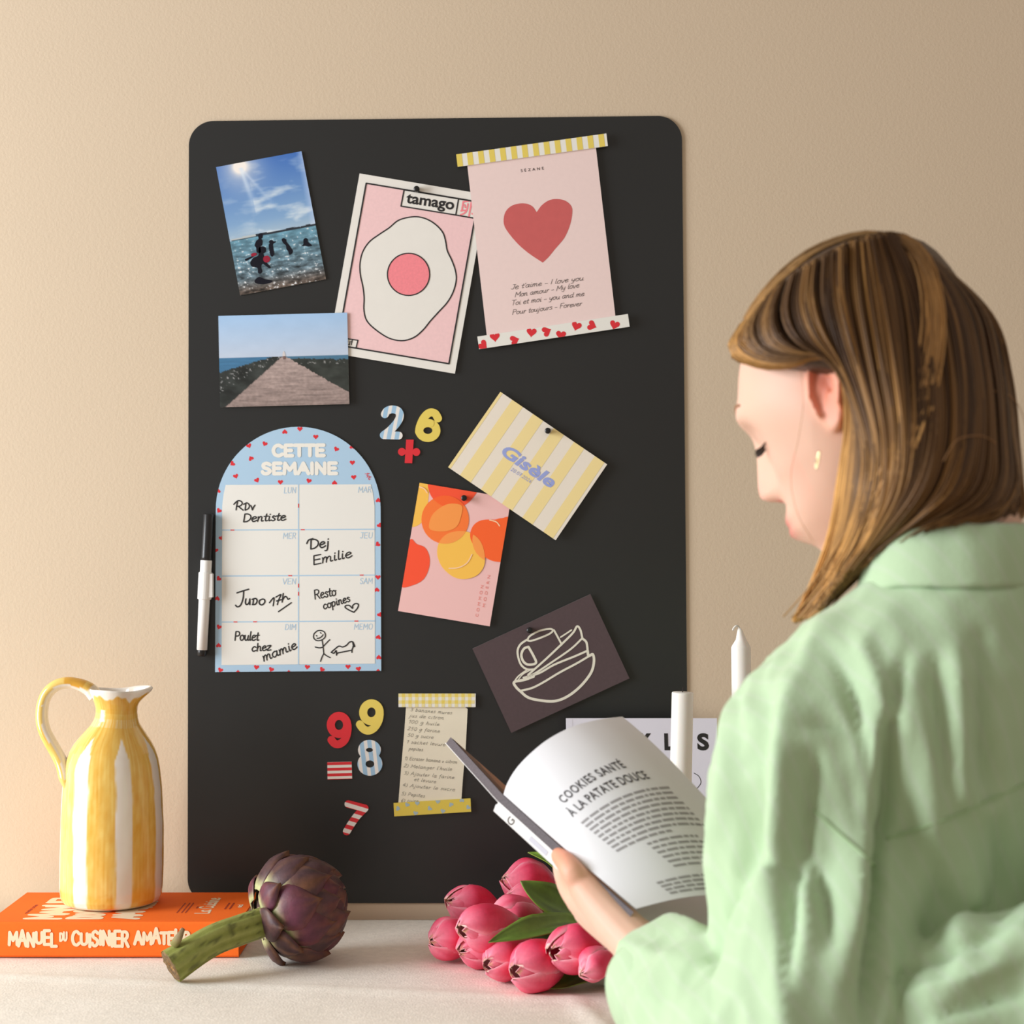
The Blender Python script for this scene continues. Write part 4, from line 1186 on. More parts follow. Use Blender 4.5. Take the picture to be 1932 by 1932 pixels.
mb.hexa([bl + tk * .75, br + tk * .75, br + tk, bl + tk], [bl + upv + tk * .75, br + upv + tk * .75, br + upv + tk, bl + upv + tk])
ux_ = rt * (wid / 285); uy_ = upv * (1 / upv.length) * (wid / 285)
F = Flat(bl + upv, ux_, uy_, nrm)
F.mb = mb
x = 0
for ch, xc, w_ in (('P', 40, 22), ('I', 80, 6), ('C', 112, 26), ('K', 150, 25), ('L', 194, 19), ('E', 225, 19), ('S', 257.5, 22)):
    F.type(ch, (xc - w_ / 2, -58.5), (xc + w_ / 2, -58.5), 30, 1, offset=.045)
F.line(catmull([(239, -103), (247, -108), (251, -116), (250, -124), (240, -135)], 4), 1.2, 1)
F.line([(12, -2), (12, -330)], .5, 2)
mb.build('cover', [M_cov, M_blk, mat('cover_crease', (205, 202, 208))], MAG, recalc=False)
mb = MB(); i_ = rt * .001; mb.hexa([bl + i_ + tk * .25, br - i_ + tk * .25, br - i_ + tk * .75, bl + i_ + tk * .75], [bl + upv + i_ + tk * .25 - upv * .003, br + upv - i_ + tk * .25 - upv * .003, br + upv - i_ + tk * .75 - upv * .003, bl + upv + i_ + tk * .75 - upv * .003]); mb.build('pages', M_pg, MAG)
# ------------------------------------------------------------------ the tulips
M_pet = mat('petal', attr=True, rough=0.45, spec=0.3, sss=0.08, var=0.05, vscale=300, vstretch=(1, 1, 1))
M_leaf = mat('tulip_leaf', attr=True, rough=0.42, spec=0.4, var=0.08, vscale=200)
def frame(ax):
    ax = ax.normalized(); r = Vector((0, 0, 1)) if abs(ax.z) < .9 else Vector((1, 0, 0))
    u = ax.cross(r).normalized(); return ax, u, u.cross(ax).normalized()
def petal(Bp, ax, u, w, L, R, ph, inner, opn, seed, pale):
    NS, NT = 16, 11
    A, Bk, ca, cb = [], [], [], []
    for i in range(NS):
        s_ = i / (NS - 1)
        prof = math.sin(PI * min(1, .10 + .46 * min(1, s_ / .62))) ** .75 if s_ < .62 else 1 - (1 - opn) * ((s_ - .62) / .38) ** 1.7
        r = R * prof * (.86 if inner else 1.0)
        hw = math.radians(73) * (math.sin(PI * (.16 + .42 * min(1, s_ / .5))) ** .7 if s_ < .5 else (1 - ((s_ - .5) / .5) ** 3.2) ** .5)
        hw = max(hw, math.radians(1.5))
        ra, rb, k1, k2 = [], [], [], []
        for j in range(NT):
            t = -1 + 2 * j / (NT - 1)
            a = ph + t * hw
            if inner: r = R * prof * .84
            rr = r * (1 + .05 * (1 - t * t) * (not inner) - (.10 * t * t if not inner else 0)) - .0006 * math.exp(-(t / .12) ** 2) * (s_ > .1) + .0005 * fbm(t * 2, s_ * 4, seed)
            z = L * (s_ ** .92) * (.96 if inner else 1.0) + .0012 * math.sin(t * 5 + seed) * s_ ** 3
            d = u * math.cos(a) + w * math.sin(a)
            ra.append(Bp + ax * z + d * rr); rb.append(Bp + ax * z + d * (rr - .0007))
            n = fbm(t * 6, s_ * 1.5, seed); e = max(abs(t) ** 2.4 * 1.0, max(0, s_ - .6) / .4 * .85)
            c = np.array([226, 30, 72.]) + np.array([14, 36, 32]) * n
            c = c + (np.array([246, 158, 174]) - c) * min(1, e + pale * .5 * (1 - abs(t)))
            if s_ < .16: c = c + (np.array([236, 170, 170]) - c) * (1 - s_ / .16) * .7
            if s_ > .97 and abs(t) < .5 and inner: c = np.array([226, 190, 130])
            k1.append(lin(np.clip(c, 0, 255)))
            c2 = np.array([252, 192, 196.]) + np.array([10, 26, 24]) * n
            if s_ > .96: c2 = np.array([240, 190, 168])
            k2.append(lin(np.clip(c2, 0, 255)))
        A.append(ra); Bk.append(rb); ca.append(k1); cb.append(k2)
    mb = MB(); m2 = 2 * NT
    mb.grid([A[q] + Bk[q][::-1] for q in range(NS)], closed=True, cols=[ca[q] + cb[q][::-1] for q in range(NS)])
    mb.f.append(tuple(range(m2))); mb.mi.append(0); mb.f.append(tuple((NS - 1) * m2 + q for q in range(m2))[::-1]); mb.mi.append(0)
    return mb
def leaf_mesh(pts, wid, fold=.35, up=Vector((0, -.5, .85)), seed=0, tone=1.0):
    c = resample(catmull([tuple(p) for p in pts], 8), 26); NT = 9
    A, Bk, ca, cb = [], [], [], []
    for i in range(26):
        p = Vector(c[i]); t_ = (Vector(c[min(i + 1, 25)]) - Vector(c[max(0, i - 1)])).normalized()
        sd = t_.cross(up).normalized(); nn = sd.cross(t_).normalized()
        f = i / 25; w_ = wid * (math.sin(PI * min(1, .12 + .5 * f / .6)) if f < .6 else (1 - ((f - .6) / .4) ** 1.8)) + .0004
        ra, rb, k1, k2 = [], [], [], []
        for j in range(NT):
            t = -1 + 2 * j / (NT - 1)
            q = p + sd * w_ * t + nn * (abs(t) ** 1.4 * w_ * fold + .0006 * math.sin(f * 14 + t * 3 + seed))
            ra.append(q); rb.append(q - nn * .0009)
            n = fbm(t * 9, f * 2, seed + 3)
            cc = (np.array([92, 120, 46.]) * (1 + .25 * n) + np.array([26, 26, 12]) * (abs(t) > .85)) * tone
            if f > .96: cc = np.array([120, 130, 70])
            k1.append(lin(np.clip(cc, 0, 255))); k2.append(lin(np.clip(cc * 1.1, 0, 255)))
        A.append(ra); Bk.append(rb); ca.append(k1); cb.append(k2)
    mb = MB(); m2 = 2 * NT
    mb.grid([A[q] + Bk[q][::-1] for q in range(26)], closed=True, cols=[ca[q] + cb[q][::-1] for q in range(26)])
    mb.f.append(tuple(range(m2))); mb.mi.append(0); mb.f.append(tuple(25 * m2 + q for q in range(m2))[::-1]); mb.mi.append(0)
    return mb
# base px, tip px, depths, radius px, openness, roll, pale, stem bundle height, label
TUL = [
 ((936,1718,1.90),(845,1700,1.87), 37, .45, .3, .25, 'pink tulip at the upper left of the bunch, side on, just below the black board'),
 ((1046,1676,1.885),(950,1656,1.855), 41, .40, .9, .1, 'topmost pink tulip of the bunch, standing out before the black board'),
 ((1064,1706,1.835),(958,1694,1.805), 37, .62, .2, .3, 'pink tulip tucked directly under the topmost bloom, showing its open end'),
 ((1018,1726,1.79),(930,1722,1.765), 34, .40, 1.4, .75, 'paler pink tulip in the middle of the bunch above the long leaf'),
 ((890,1772,1.81),(812,1780,1.77), 38, .50, .5, .3, 'leftmost pink tulip of the bunch, lying on the cream cloth'),
 ((968,1742,1.74),(868,1755,1.695), 42, .55, .1, .25, 'large open pink tulip at the centre left, in front of the upper left bloom'),
 ((955,1790,1.785),(868,1812,1.745), 38, .50, .7, .3, 'pink tulip under the large open one, its tip near the cloth'),
 ((1002,1806,1.735),(916,1838,1.69), 40, .62, .0, .25, 'open pink tulip at the front left of the lowest bloom'),
 ((1062,1826,1.70),(968,1848,1.65), 46, .58, 2.2, .1, 'lowest and nearest pink tulip, with a broad rounded petal'),
 ((1138,1778,1.69),(1042,1798,1.645), 44, .58, .4, .05, 'deep pink tulip at the right of the bunch beside the hand'),
 ((1152,1800,1.645),(1096,1836,1.622), 30, .30, .9, .55, 'small closed pale pink tulip bud near the wrist'),
 ((1108,1810,1.74),(1052,1822,1.72), 30, .45, .0, .3, 'pink tulip mostly hidden between the lowest bloom and the pale bud'),
 ((1228,1838,1.68),(1172,1862,1.66), 30, .45, .0, .3, 'pink tulip peeping out beside the green cuff'),
]
TOBJ = []
for i, (b, t, rpx, opn, roll, pale, lb) in enumerate(TUL):
    Bp = P(*b); Tp = P(*t); R = rpx * b[2] / FPX
    # keep the bloom off the cloth
    lowest = min(Bp.z, Tp.z) - R * .95
    if lowest < ZT + .0006:
        dz = ZT + .0006 - lowest; Bp.z += dz; Tp.z += dz
    ax, u, w = frame(Tp - Bp); L = (Tp - Bp).length * 1.04
    tul = thing('tulip', (Bp.x, Bp.y, ZT), lb, 'tulip', 'pink tulips in the bunch on the table')
    TOBJ.append(tul)
    for k in range(6):
        inner = k % 2 == 1
        petal(Bp, ax, u, w, L * (1 if inner else [.99, .90, .95][(k // 2 + i) % 3]), R * (1.04 if inner else [1.03, 1.09, 1.06][(k // 2 + i) % 3]), roll + k * PI / 3 + .1 * math.sin(i * 3 + k), inner, (.10 if inner else .20) + .12 * (opn > .5), i * 7 + k, pale).build('petal', M_pet, tul, smooth=True, recalc=True)
    q0 = Bp + ax * .002
    e0 = Vector((0.150, -.325 + .0095 * [5, 3, 6, 4, 7, 3, 6, 2, 1, 2, 0, 4, 1][i], ZT + .0048 + .0085 * [2, 2, 1, 2, 0, 1, 0, 1, 0, 0, 1, 0, 1][i]))
    e1 = e0 + Vector((.13, -.012, 0))
    m_ = q0 - ax * .03
    cv = catmull([q0, m_, (m_ + e0) * .5 + Vector((0, 0, .004)), e0, e1], 6)
    cv = [Vector((p[0], p[1], max(p[2], ZT + .0045))) for p in cv]
    mb = MB(); mb.tube(cv, .0032, 12, cols=[lin((122, 136, 74))] * len(cv)); mb.build('stem', M_leaf, tul, smooth=True)
    del mb
LV = [
 (1, [P(1112,1738,1.80), P(1080,1722,1.775), P(1030,1695,1.755), P(982,1662,1.75)], .017, .3, Vector((0, -.75, .6)), 1.0),
 (3, [P(1130,1765,1.76), P(1085,1745,1.74), P(1010,1752,1.70), P(922,1778,1.67)], .0135, .35, Vector((.1, -.6, .8)), 1.05),
 (9, [P(1130,1800,1.745), P(1090,1778,1.74), P(1030,1768,1.735), P(976,1768,1.735)], .010, .3, Vector((0, -.6, .8)), .75),
 (8, [P(1165,1822,1.70), P(1120,1835,1.685), P(1080,1848,1.675), P(1036,1866,1.665)], .014, .3, Vector((0, -.4, .9)), .78),
 (2, [P(1130,1690,1.86), P(1075,1655,1.865), P(1035,1622,1.87), P(996,1608,1.87)], .008, .4, Vector((0, -.5, .85)), 1.35),
 (10, [P(1160,1810,1.70), P(1130,1802,1.70), P(1100,1806,1.70), P(1066,1812,1.70)], .008, .4, Vector((0, -.5, .85)), 1.05),
 (0, [P(1200,1790,1.77), P(1150,1760,1.79), P(1105,1710,1.81), P(1060,1694,1.83)], .011, .3, Vector((0, -.6, .8)), .7),
 (12, [P(1240,1830,1.71), P(1200,1815,1.70), P(1160,1830,1.70), P(1110,1846,1.70)], .010, .3, Vector((0, -.5, .8)), .72),
]
for k, pts, wd, fold, up, tone in LV:
    pts = [Vector((p.x, p.y, max(p.z, ZT + .004))) for p in pts]
    leaf_mesh(pts, wd, fold, up, k, tone).build('leaf', M_leaf, TOBJ[k], smooth=True, recalc=True)

# ------------------------------------------------------------------ the magazine being read
Tg = P(950, 1500, 1.51); Bg = P(1197, 1722, 1.375)
g = Bg - Tg
def along(v): return Tg + g * v
tipL = P(849, 1389, 1.655)
dl = tipL - Tg                                   # left half runs away from the camera, seen edge on
offp = P(931, 1530, 1.520) - Tg                  # spine thickness, downwards left
dr = P(1310, 1592, 1.600) - (Tg + offp)          # right half
OM_ = thing('open_magazine', Tg + g * .5, 'open recipe magazine held in the hands, a turned page reading cookies santé', 'magazine')
M_pw = mat('magazine_page', (222, 221, 224), rough=0.5, spec=0.3)
M_ph = mat('magazine_photo', attr=True, rough=0.35)
def plate(o, e1, e2, n, th, mi, mb, sub=1):
    n = n.normalized() * th
    q0 = [o, o + e1, o + e1 + e2, o + e2]
    mb.hexa([q + n * 0 for q in q0], [q + n for q in q0], mi)
nl = g.cross(dl).normalized()
if nl.dot(Vector((.6, 0, .8))) < 0: nl = -nl      # inside of the left half looks up and right
nr = g.cross(dr).normalized()
if nr.dot(Vector((0, -1, .3))) < 0: nr = -nr      # inside of the right half looks to the camera
mb = MB(); plate(Tg - nl * .0080, g, dl, nl, .0005, 0, mb)
plate(Tg + offp, g, dr, nr, .0005, 0, mb)
# spine strip between the two covers
a0 = Tg - nl * .0080; b0 = Tg + offp
mb.hexa([a0, a0 + g, b0 + g, b0], [a0 + nl * .0004 + nr * .0004, a0 + g + nl * .0004 + nr * .0004, b0 + g + nl * .0004 + nr * .0004, b0 + nl * .0004 + nr * .0004], 0)
# print on the spine
sv = (b0 - a0); gl = g.length; sw = sv.length; sn = g.cross(sv).normalized()
if sn.dot(Vector((0, -1, -.2))) < 0: sn = -sn
F = Flat(a0, g.normalized() * .001, sv.normalized() * -.001, sn); F.mb = mb
F.type('G', (28, -sw * 900), (28, -sw * 200), 9, 1, offset=.01)
mb.add([F.w((52, -sw * 250), .0003), F.w((78, -sw * 250), .0003), F.w((78, -sw * 760), .0003), F.w((52, -sw * 760), .0003)], [(0, 1, 2, 3)], 2)
mb.build('cover', [mat('cover_ivory', (230, 227, 224), rough=0.5), M_blk, mat('cover_grey', (190, 190, 200))], OM_)
mb = MB(); plate(Tg - nl * .0074, g * .995, dl * .985, nl, .0072, 0, mb)
for k in range(3):
    pass
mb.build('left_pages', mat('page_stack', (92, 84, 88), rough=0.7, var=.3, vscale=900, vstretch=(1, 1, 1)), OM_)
# photo on the open left page
rows = []; cols = []
for j in range(25):
    r = []; c = []
    for i in range(17):
        v = j / 24; uu = i / 16
        r.append(Tg + g * (.01 + .975 * v) + dl * (.02 + .955 * uu) + nl * .0002)
        n = fbm(uu * 5, v * 6, 3); n2 = fbm(uu * 2, v * 3, 8)
        cc = np.array([196, 142, 108]) * (1 + .3 * n) if v > .22 + .05 * n2 else np.array([120, 84, 60]) * (1 + .3 * n)
        c.append(lin(np.clip(cc, 0, 255)))
    rows.append(r); cols.append(c)
mb = MB(); mb.grid(rows, cols=cols); mb.grid([[p - nl * .00015 for p in q] for q in rows], cols=cols, flip=True); mb.build('photo_page', M_ph, OM_, smooth=True)
mb = MB(); plate(Tg + offp + nr * .0006, g * .995, dr * .985, nr, .0062, 0, mb); mb.build('right_pages', mat('right_page_stack', (214, 212, 214), rough=0.6, var=.03, vscale=40), OM_)
# the lifted page with the recipe
pc = [(950,1499,1.508),(957,1478,1.502),(974,1450,1.497),(1000,1422,1.494),(1035,1394,1.495),(1080,1371,1.501),(1128,1358,1.513),(1174,1352,1.530)]
pcw = catmull([tuple(P(*q) - Tg) for q in pc], 8)
pcw = resample(pcw, 41)
def page(u, v, up=0.0):
    t = u * 40; i = min(39, int(t)); f = t - i
    o = Vector(pcw[i] * (1 - f) + pcw[i + 1] * f)
    # the page flattens a little towards its foot
    k = .92 * v * v
    o2 = o * (1 - k) + (dr.normalized() * (.172 * u) + nr * (.004 + .02 * math.sin(PI * min(1, u * 1.1)) )) * k
    p = Tg + g * v + o2
    if up:
        e = .01
        du = page(min(1, u + e), v) - page(max(0, u - e), v); dv = page(u, min(1, v + e)) - page(u, max(0, v - e))
        n = du.cross(dv).normalized()
        if n.y > 0: n = -n
        p = p + n * up
    return p
rows = [[page(i / 40, j / 30) for i in range(41)] for j in range(31)]
mb = MB(); mb.grid(rows); mb.grid([[page(i / 40, j / 30, -.00022) for i in range(41)] for j in range(31)], flip=True)
pgw = .178; pgh = gl
def put_type(txt, u0, u1, v, cap, mi, **kw):
    vs, fs = text_faces(txt, **kw)
    x0 = min(a[0] for a in vs); x1 = max(a[0] for a in vs)
    mb.add([page(u0 + (a[0] - x0) / (x1 - x0) * (u1 - u0), v - a[1] * cap / .727 / pgh, .0003) for a in vs], fs, mi)
put_type('COOKIES SANTÉ', .225, .665, .335, .0088, 1, offset=.018, spacing=1.15)
put_type('À LA PATATE DOUCE', .195, .735, .415, .0088, 1, offset=.018, spacing=1.1)
rnd = random.Random(5)
def textline(u0, u1, v, h, mi=2):
    u = u0
    while u < u1:
        w_ = min(u1 - u, rnd.uniform(.02, .075))
        k = max(2, int(w_ / .012)); r0 = []; r1 = []
        for i in range(k + 1):
            uu = u + w_ * i / k
            r0.append(page(uu, v - h / pgh, .0002)); r1.append(page(uu, v, .0002))
        mb.grid([r0, r1], mi)
        u += w_ + .010
for i in range(9): textline(.20, .80 if i < 8 else .55, .475 + i * .026, .0022)
for i in range(6): textline(.36, .36 + rnd.uniform(.28, .48), .715 + i * .026, .0020)
for i in range(4): textline(.20, .80 if i < 3 else .5, .905 + i * .022, .0022)
mb.build('recipe_page', [M_pw, mat('page_heading', (66, 62, 64)), mat('page_text', (150, 146, 148), rough=.6)], OM_, smooth=True)
# ------------------------------------------------------------------ the woman
from mathutils.bvhtree import BVHTree
TH_, AL_ = math.radians(32), math.radians(22)
HF = Vector((-math.cos(TH_) * math.cos(AL_), math.sin(TH_) * math.cos(AL_), -math.sin(AL_)))     # where she faces
HU = Vector((-math.cos(TH_) * math.sin(AL_), math.sin(TH_) * math.sin(AL_), math.cos(AL_)))
HL = HU.cross(HF)                                                                                # her left
HO = P(1640, 738, 1.29)
def hd(f, l, u): return HO + HF * f + HL * l + HU * u
def sst(a, b, x):
    t = max(0.0, min(1.0, (x - a) / (b - a))); return t * t * (3 - 2 * t)
def gss(x, w): return math.exp(-(x / w) ** 2)
def face_pt(a, b, c):
    """point of the head surface in direction (forward a, left b, up c)"""
    Rf = .094 if a > 0 else .089
    Ru = .104 if c > 0 else .127
    if a > 0:
        h_ = math.hypot(a, b)
        if h_ > 1e-6:
            q_ = 2.5; k_ = 1 / ((abs(a) / h_) ** q_ + (abs(b) / h_) ** q_) ** (1 / q_)
            k_ = 1 + (k_ - 1) * sst(-1.0, -.2, c) * (1 - .5 * sst(.5, 1, c)); a *= k_; b *= k_
    f, l, u = a * Rf, b * .074, c * Ru
    if c < 0:
        k = sst(0, 1, -c)
        l *= 1 - .34 * k * (1 if a > -.2 else .8)
        if a > 0: f *= 1 + .24 * k
        if a < 0: f *= 1 - .60 * sst(.15, .9, -c)
    if a > 0:
        # flatter front of the face
        f *= 1 + .07 * (1 - abs(b)) * (1 - abs(c) ** 2) - .02
        fr = sst(.15, .6, a)
        f -= fr * .013 * sst(.018, -.032, u) * (1 - sst(-.040, -.080, u)) - fr * .005 * sst(-.04, -.08, u)
        nose = 0.0
        if -.056 < u < .016:
            nose = .025 * (sst(.016, -.040, u)) * (1 - sst(-.041, -.056, u))
        f += fr * nose * gss(l, .0075 + .006 * sst(.0, -.045, u))
        f += fr * (.005 * gss(u + .041, .008) * (gss(l - .014, .007) + gss(l + .014, .007)))           # nostril wings
        f += fr * .005 * gss(u - .017, .010) * sst(.055, .03, abs(l))                                   # brow
        f -= fr * .010 * gss(u + .003, .013) * (gss(l - .031, .015) + gss(l + .031, .015))              # eye sockets
        f += fr * .006 * gss(u + .005, .009) * (gss(l - .031, .011) + gss(l + .031, .011))              # lids
        f += fr * (.0040 * gss(u + .067, .006) + .0042 * gss(u + .078, .006)) * gss(l, .020)            # lips
        f -= fr * .003 * gss(u + .0715, .0025) * gss(l, .022)
        f += fr * .004 * gss(u + .04, .02) * (gss(l - .045, .02) + gss(l + .045, .02))                  # cheeks
        f += fr * .008 * gss(u + .114, .016) * gss(l, .022)                                             # chin
        f -= fr * .004 * gss(u + .094, .006) * gss(l, .02)
    return f, l, u
body = MB()
NV, NH = 120, 150
rows = []
for i in range(NV + 1):
    ph = PI * (i + .15) / (NV + .3); r = []
    for k in range(NH):
        t = 2 * PI * k / NH
        r.append(hd(*face_pt(math.sin(ph) * math.cos(t), math.sin(ph) * math.sin(t), math.cos(ph))))
    rows.append(r)
body.grid(rows, closed=True)
body.f.append(tuple(range(NH))); body.mi.append(0); body.f.append(tuple(NV * NH + k for k in range(NH))[::-1]); body.mi.append(0)
# ears
def ear(sg):
    rows = []
    for j in range(14):
        q = j / 13; r = []
        for k in range(40):
            a = 2 * PI * k / 40
            ef = .0165 * math.cos(a) * (1 - .25 * (math.sin(a) < 0) * abs(math.sin(a))); eu = .031 * math.sin(a)
            h = .017 * gss(q - .84, .15) + .001 + .009 * gss(q - .45, .13) * (math.cos(a) < .2) - .010 * gss(q, .34)
            if math.sin(a) < -.6: h = .007
            tiltb = -.75 * (ef * q - .0165)               # the back edge stands out
            if q > .97: h -= .006
            r.append(hd(.004 + ef * q * 1.0 - .18 * eu * q, sg * (.0655 + h * .75 + tiltb * .55), -.002 + eu * q))
        rows.append(r)
    # back of the ear, into the head
    r = []
    for k in range(40):
        a = 2 * PI * k / 40
        r.append(hd(.006 + .010 * math.cos(a), sg * .058, -.002 + .022 * math.sin(a)))
    rows.append(r)
    b = len(body.v)
    body.grid(rows, closed=True, flip=(sg < 0))
    body.f.append(tuple(b + k for k in range(40))); body.mi.append(0)
    body.f.append(tuple(b + 14 * 40 + k for k in range(40))); body.mi.append(0)
ear(1); ear(-1)
# trunk and limbs
BY = math.radians(25)
BF = Vector((-math.sin(BY), math.cos(BY), 0)); BL_ = Vector((-math.cos(BY), -math.sin(BY), 0))
NB_ = Vector((.313, -.785, 1.315))                     # base of the neck
TC = Vector((.318, -.745, 0))                          # axis of the trunk
def tk_(l, f, z): return Vector((TC.x, TC.y, z)) + BL_ * l + BF * f
body.tube([NB_ + Vector((0, 0, -.06)), NB_, NB_ * .5 + hd(-.03, 0, -.075) * .5, hd(-.025, 0, -.06), hd(-.02, 0, -.02)], [.062, .050, .047, .052, .05], 28, round_caps=True)
body.tube([tk_(0, 0, .86), tk_(0, 0, 1.0), tk_(0, .005, 1.15), tk_(0, .005, 1.24), tk_(0, 0, 1.285)], [.085, .082, .085, .075, .05], 32, round_caps=True)
SHL = tk_(.138, -.005, 1.198); SHR = tk_(-.140, -.005, 1.186)
ELL = Vector((.180, -.890, .968)); WRL = P(1226, 1806, 1.375)
ELR = tk_(-.235, -.03, .96); WRR = P(1520, 1730, 1.50)
for a_, b_, c_ in ((SHL, ELL, WRL), (SHR, ELR, WRR)):
    body.tube([tk_(0, 0, 1.21), a_ * .8 + tk_(0, 0, 1.20) * .2, a_ + Vector((.008, 0, -.012)) + (b_ - a_) * .04, a_ * .5 + b_ * .5 + Vector((.028, 0, 0)), b_], [.042, .037, .034, .030, .031], 20, round_caps=True)
    body.tube([b_, b_ * .65 + c_ * .35, b_ * .3 + c_ * .7, c_ * .92 + b_ * .08, c_], [.033, .036, .031, .0265, .0262], 20, round_caps=True, flat=1.0)
# legs to the floor
for s_ in (-1, 1):
    body.tube([tk_(.07 * s_, 0, .90), tk_(.085 * s_, .01, .80), tk_(.088 * s_, .015, .47), tk_(.09 * s_, 0, .10), tk_(.09 * s_, 0, .05)], [.075, .072, .052, .038, .036], 20, round_caps=True)
    body.tube([tk_(.09 * s_, -.03, .04), tk_(.095 * s_, .07, .035), tk_(.10 * s_, .15, .025)], [.036, .036, .022], 14, round_caps=True)
# left hand: palm under the spine of the magazine, fingers along the outer cover
def chain(pts, rad): body.tube(catmull([tuple(p) for p in pts], 5), np.interp(np.linspace(0, 1, (len(pts) - 1) * 5 + 1), np.linspace(0, 1, len(rad)), rad), 14, round_caps=True)
kn = [P(1096, 1666, 1.422), P(1094, 1698, 1.430), P(1108, 1720, 1.446), P(1132, 1736, 1.462)]      # knuckles, index to little finger
wr = [WRL, WRL + Vector((.004, .010, .002)), WRL + Vector((.008, .018, .0)), WRL + Vector((.010, .024, -.003))]
for i in range(4):
    chain([wr[i] + (WRL - ELL).normalized() * -.02, wr[i] * .55 + kn[i] * .45 + Vector((0, -.004, -.001)), kn[i]], [.0215, .0185, .0122])
chain([kn[0], P(1082, 1646, 1.420), P(1068, 1628, 1.432), P(1055, 1614, 1.449)], [.0118, .0100, .0088, .0072])
chain([kn[1], P(1076, 1676, 1.450), P(1064, 1650, 1.482), P(1058, 1632, 1.508)], [.0118, .0100, .0088, .0072])
chain([kn[2], P(1090, 1700, 1.476), P(1078, 1668, 1.520), P(1070, 1652, 1.540)], [.0114, .0096, .0085, .0070])
chain([kn[3], P(1114, 1716, 1.494), P(1104, 1692, 1.532), P(1096, 1678, 1.548)], [.0102, .0086, .0076, .0062])
chain([WRL * .75 + kn[0] * .25, P(1206, 1752, 1.470), P(1216, 1736, 1.52), P(1210, 1718, 1.555)], [.0185, .0135, .0112, .0085])
# right hand behind the right half of the magazine
rh = [P(1452, 1688 + 16 * i, 1.555 + .004 * i) for i in range(4)]
for i in range(4):
    chain([WRR + Vector((0, .0, .012 - .008 * i)), rh[i]], [.018, .0115])
    chain([rh[i], rh[i] + Vector((-.028, .012, .006)), rh[i] + Vector((-.05, .012, .006)), rh[i] + Vector((-.066, .006, .004))], [.0108, .0094, .0085, .007])
chain([WRR, P(1478, 1690, 1.485), P(1440, 1668, 1.492), P(1415, 1655, 1.505)], [.017, .0125, .0108, .0085])

def remesh(mb, voxel, smooth=0):
    me = mb.mesh('raw'); ob = bpy.data.objects.new('raw', me); COL.objects.link(ob)
    m = ob.modifiers.new('r', 'REMESH'); m.mode = 'VOXEL'; m.voxel_size = voxel; m.use_smooth_shade = True
    if smooth:
        s_ = ob.modifiers.new('s', 'SMOOTH'); s_.iterations = smooth; s_.factor = .5
    dg = bpy.context.evaluated_depsgraph_get(); dg.update()
    out = bpy.data.meshes.new_from_object(ob.evaluated_get(dg))
    bpy.data.objects.remove(ob); bpy.data.meshes.remove(me)
    n = len(out.vertices); co = np.empty(n * 3, np.float32); out.vertices.foreach_get('co', co)
    return out, co.reshape(-1, 3)

def finish(me, co, name, mats, parent, cols=None, origin=None):
    o = wloc(parent) if parent is not None else Vector(origin)
    me.vertices.foreach_set('co', (co - np.array(o)).astype(np.float32).ravel())
    me.materials.clear()
    for m in mats: me.materials.append(m)
    me.polygons.foreach_set('use_smooth', [True] * len(me.polygons))
    if cols is not None:
        at = me.color_attributes.new('Col', 'FLOAT_COLOR', 'POINT')
        ca = np.ones((len(co), 4), np.float32); ca[:, :3] = cols
        at.data.foreach_set('color', ca.ravel())
    me.name = name; me.update()
    ob = bpy.data.objects.new(name, me); COL.objects.link(ob)
    if parent is not None: ob.parent = parent
    else: ob.location = o
    return ob
bme, bco = remesh(body, .0021, 2)
BODY_TREE = BVHTree.FromPolygons([Vector(v) for v in bco], [tuple(p.vertices) for p in bme.polygons])
# skin colour: warmer ears, lips, nose and finger tips
rel = bco - np.array(HO); hf, hl, hu = rel @ np.array(HF), rel @ np.array(HL), rel @ np.array(HU)
base = np.tile(np.array([226, 184, 162.]), (len(bco), 1))
def blend(c, w):
    global base
    w = np.clip(w, 0, 1)[:, None]; base = base * (1 - w) + np.array(c) * w
eard = np.sqrt(((hf - .004) / .020) ** 2 + ((hu + .002) / .034) ** 2)
blend([232, 152, 126], (np.abs(hl) > .062) * np.exp(-(eard / .9) ** 4) * .85)
blend([178, 84, 56], (np.abs(hl) > .05) * np.exp(-(np.sqrt(((hf - .006) / .006) ** 2 + ((hu - .004) / .012) ** 2)) ** 2) * .7)
blend([236, 164, 150], np.exp(-((hf - .12) / .016) ** 2 - (hl / .016) ** 2 - ((hu + .042) / .014) ** 2) * .8)
blend([206, 116, 106], np.exp(-((hu + .0715) / .0095) ** 4 - (hl / .021) ** 4) * (hf > .08) * .9)
blend([240, 176, 156], np.exp(-((hu + .035) / .025) ** 2 - ((hl - .045) / .025) ** 2) * (hf > .05) * .5)
blend([186, 70, 62], np.exp(-((hu + .053) / .004) ** 2 - ((np.abs(hl) - .009) / .005) ** 2) * (hf > .09) * .8)
for ft in (P(1055, 1614, 1.449), P(1068, 1628, 1.432)):
    dd = np.linalg.norm(bco - np.array(ft), axis=1); blend([236, 150, 118], np.exp(-(dd / .018) ** 2) * .8)
dd = np.linalg.norm(bco - np.array(kn[0]), axis=1); blend([238, 168, 140], np.exp(-(dd / .02) ** 2) * .5)
M_skin = mat('skin', attr=True, rough=0.5, spec=0.3, sss=0.12)
FEET = tk_(0, 0, 0)
PERSON = finish(bme, bco, 'person', [M_skin], None, lina(base), FEET)
tag(PERSON, 'woman with long golden brown hair in a pale green shirt reading the magazine', 'person')

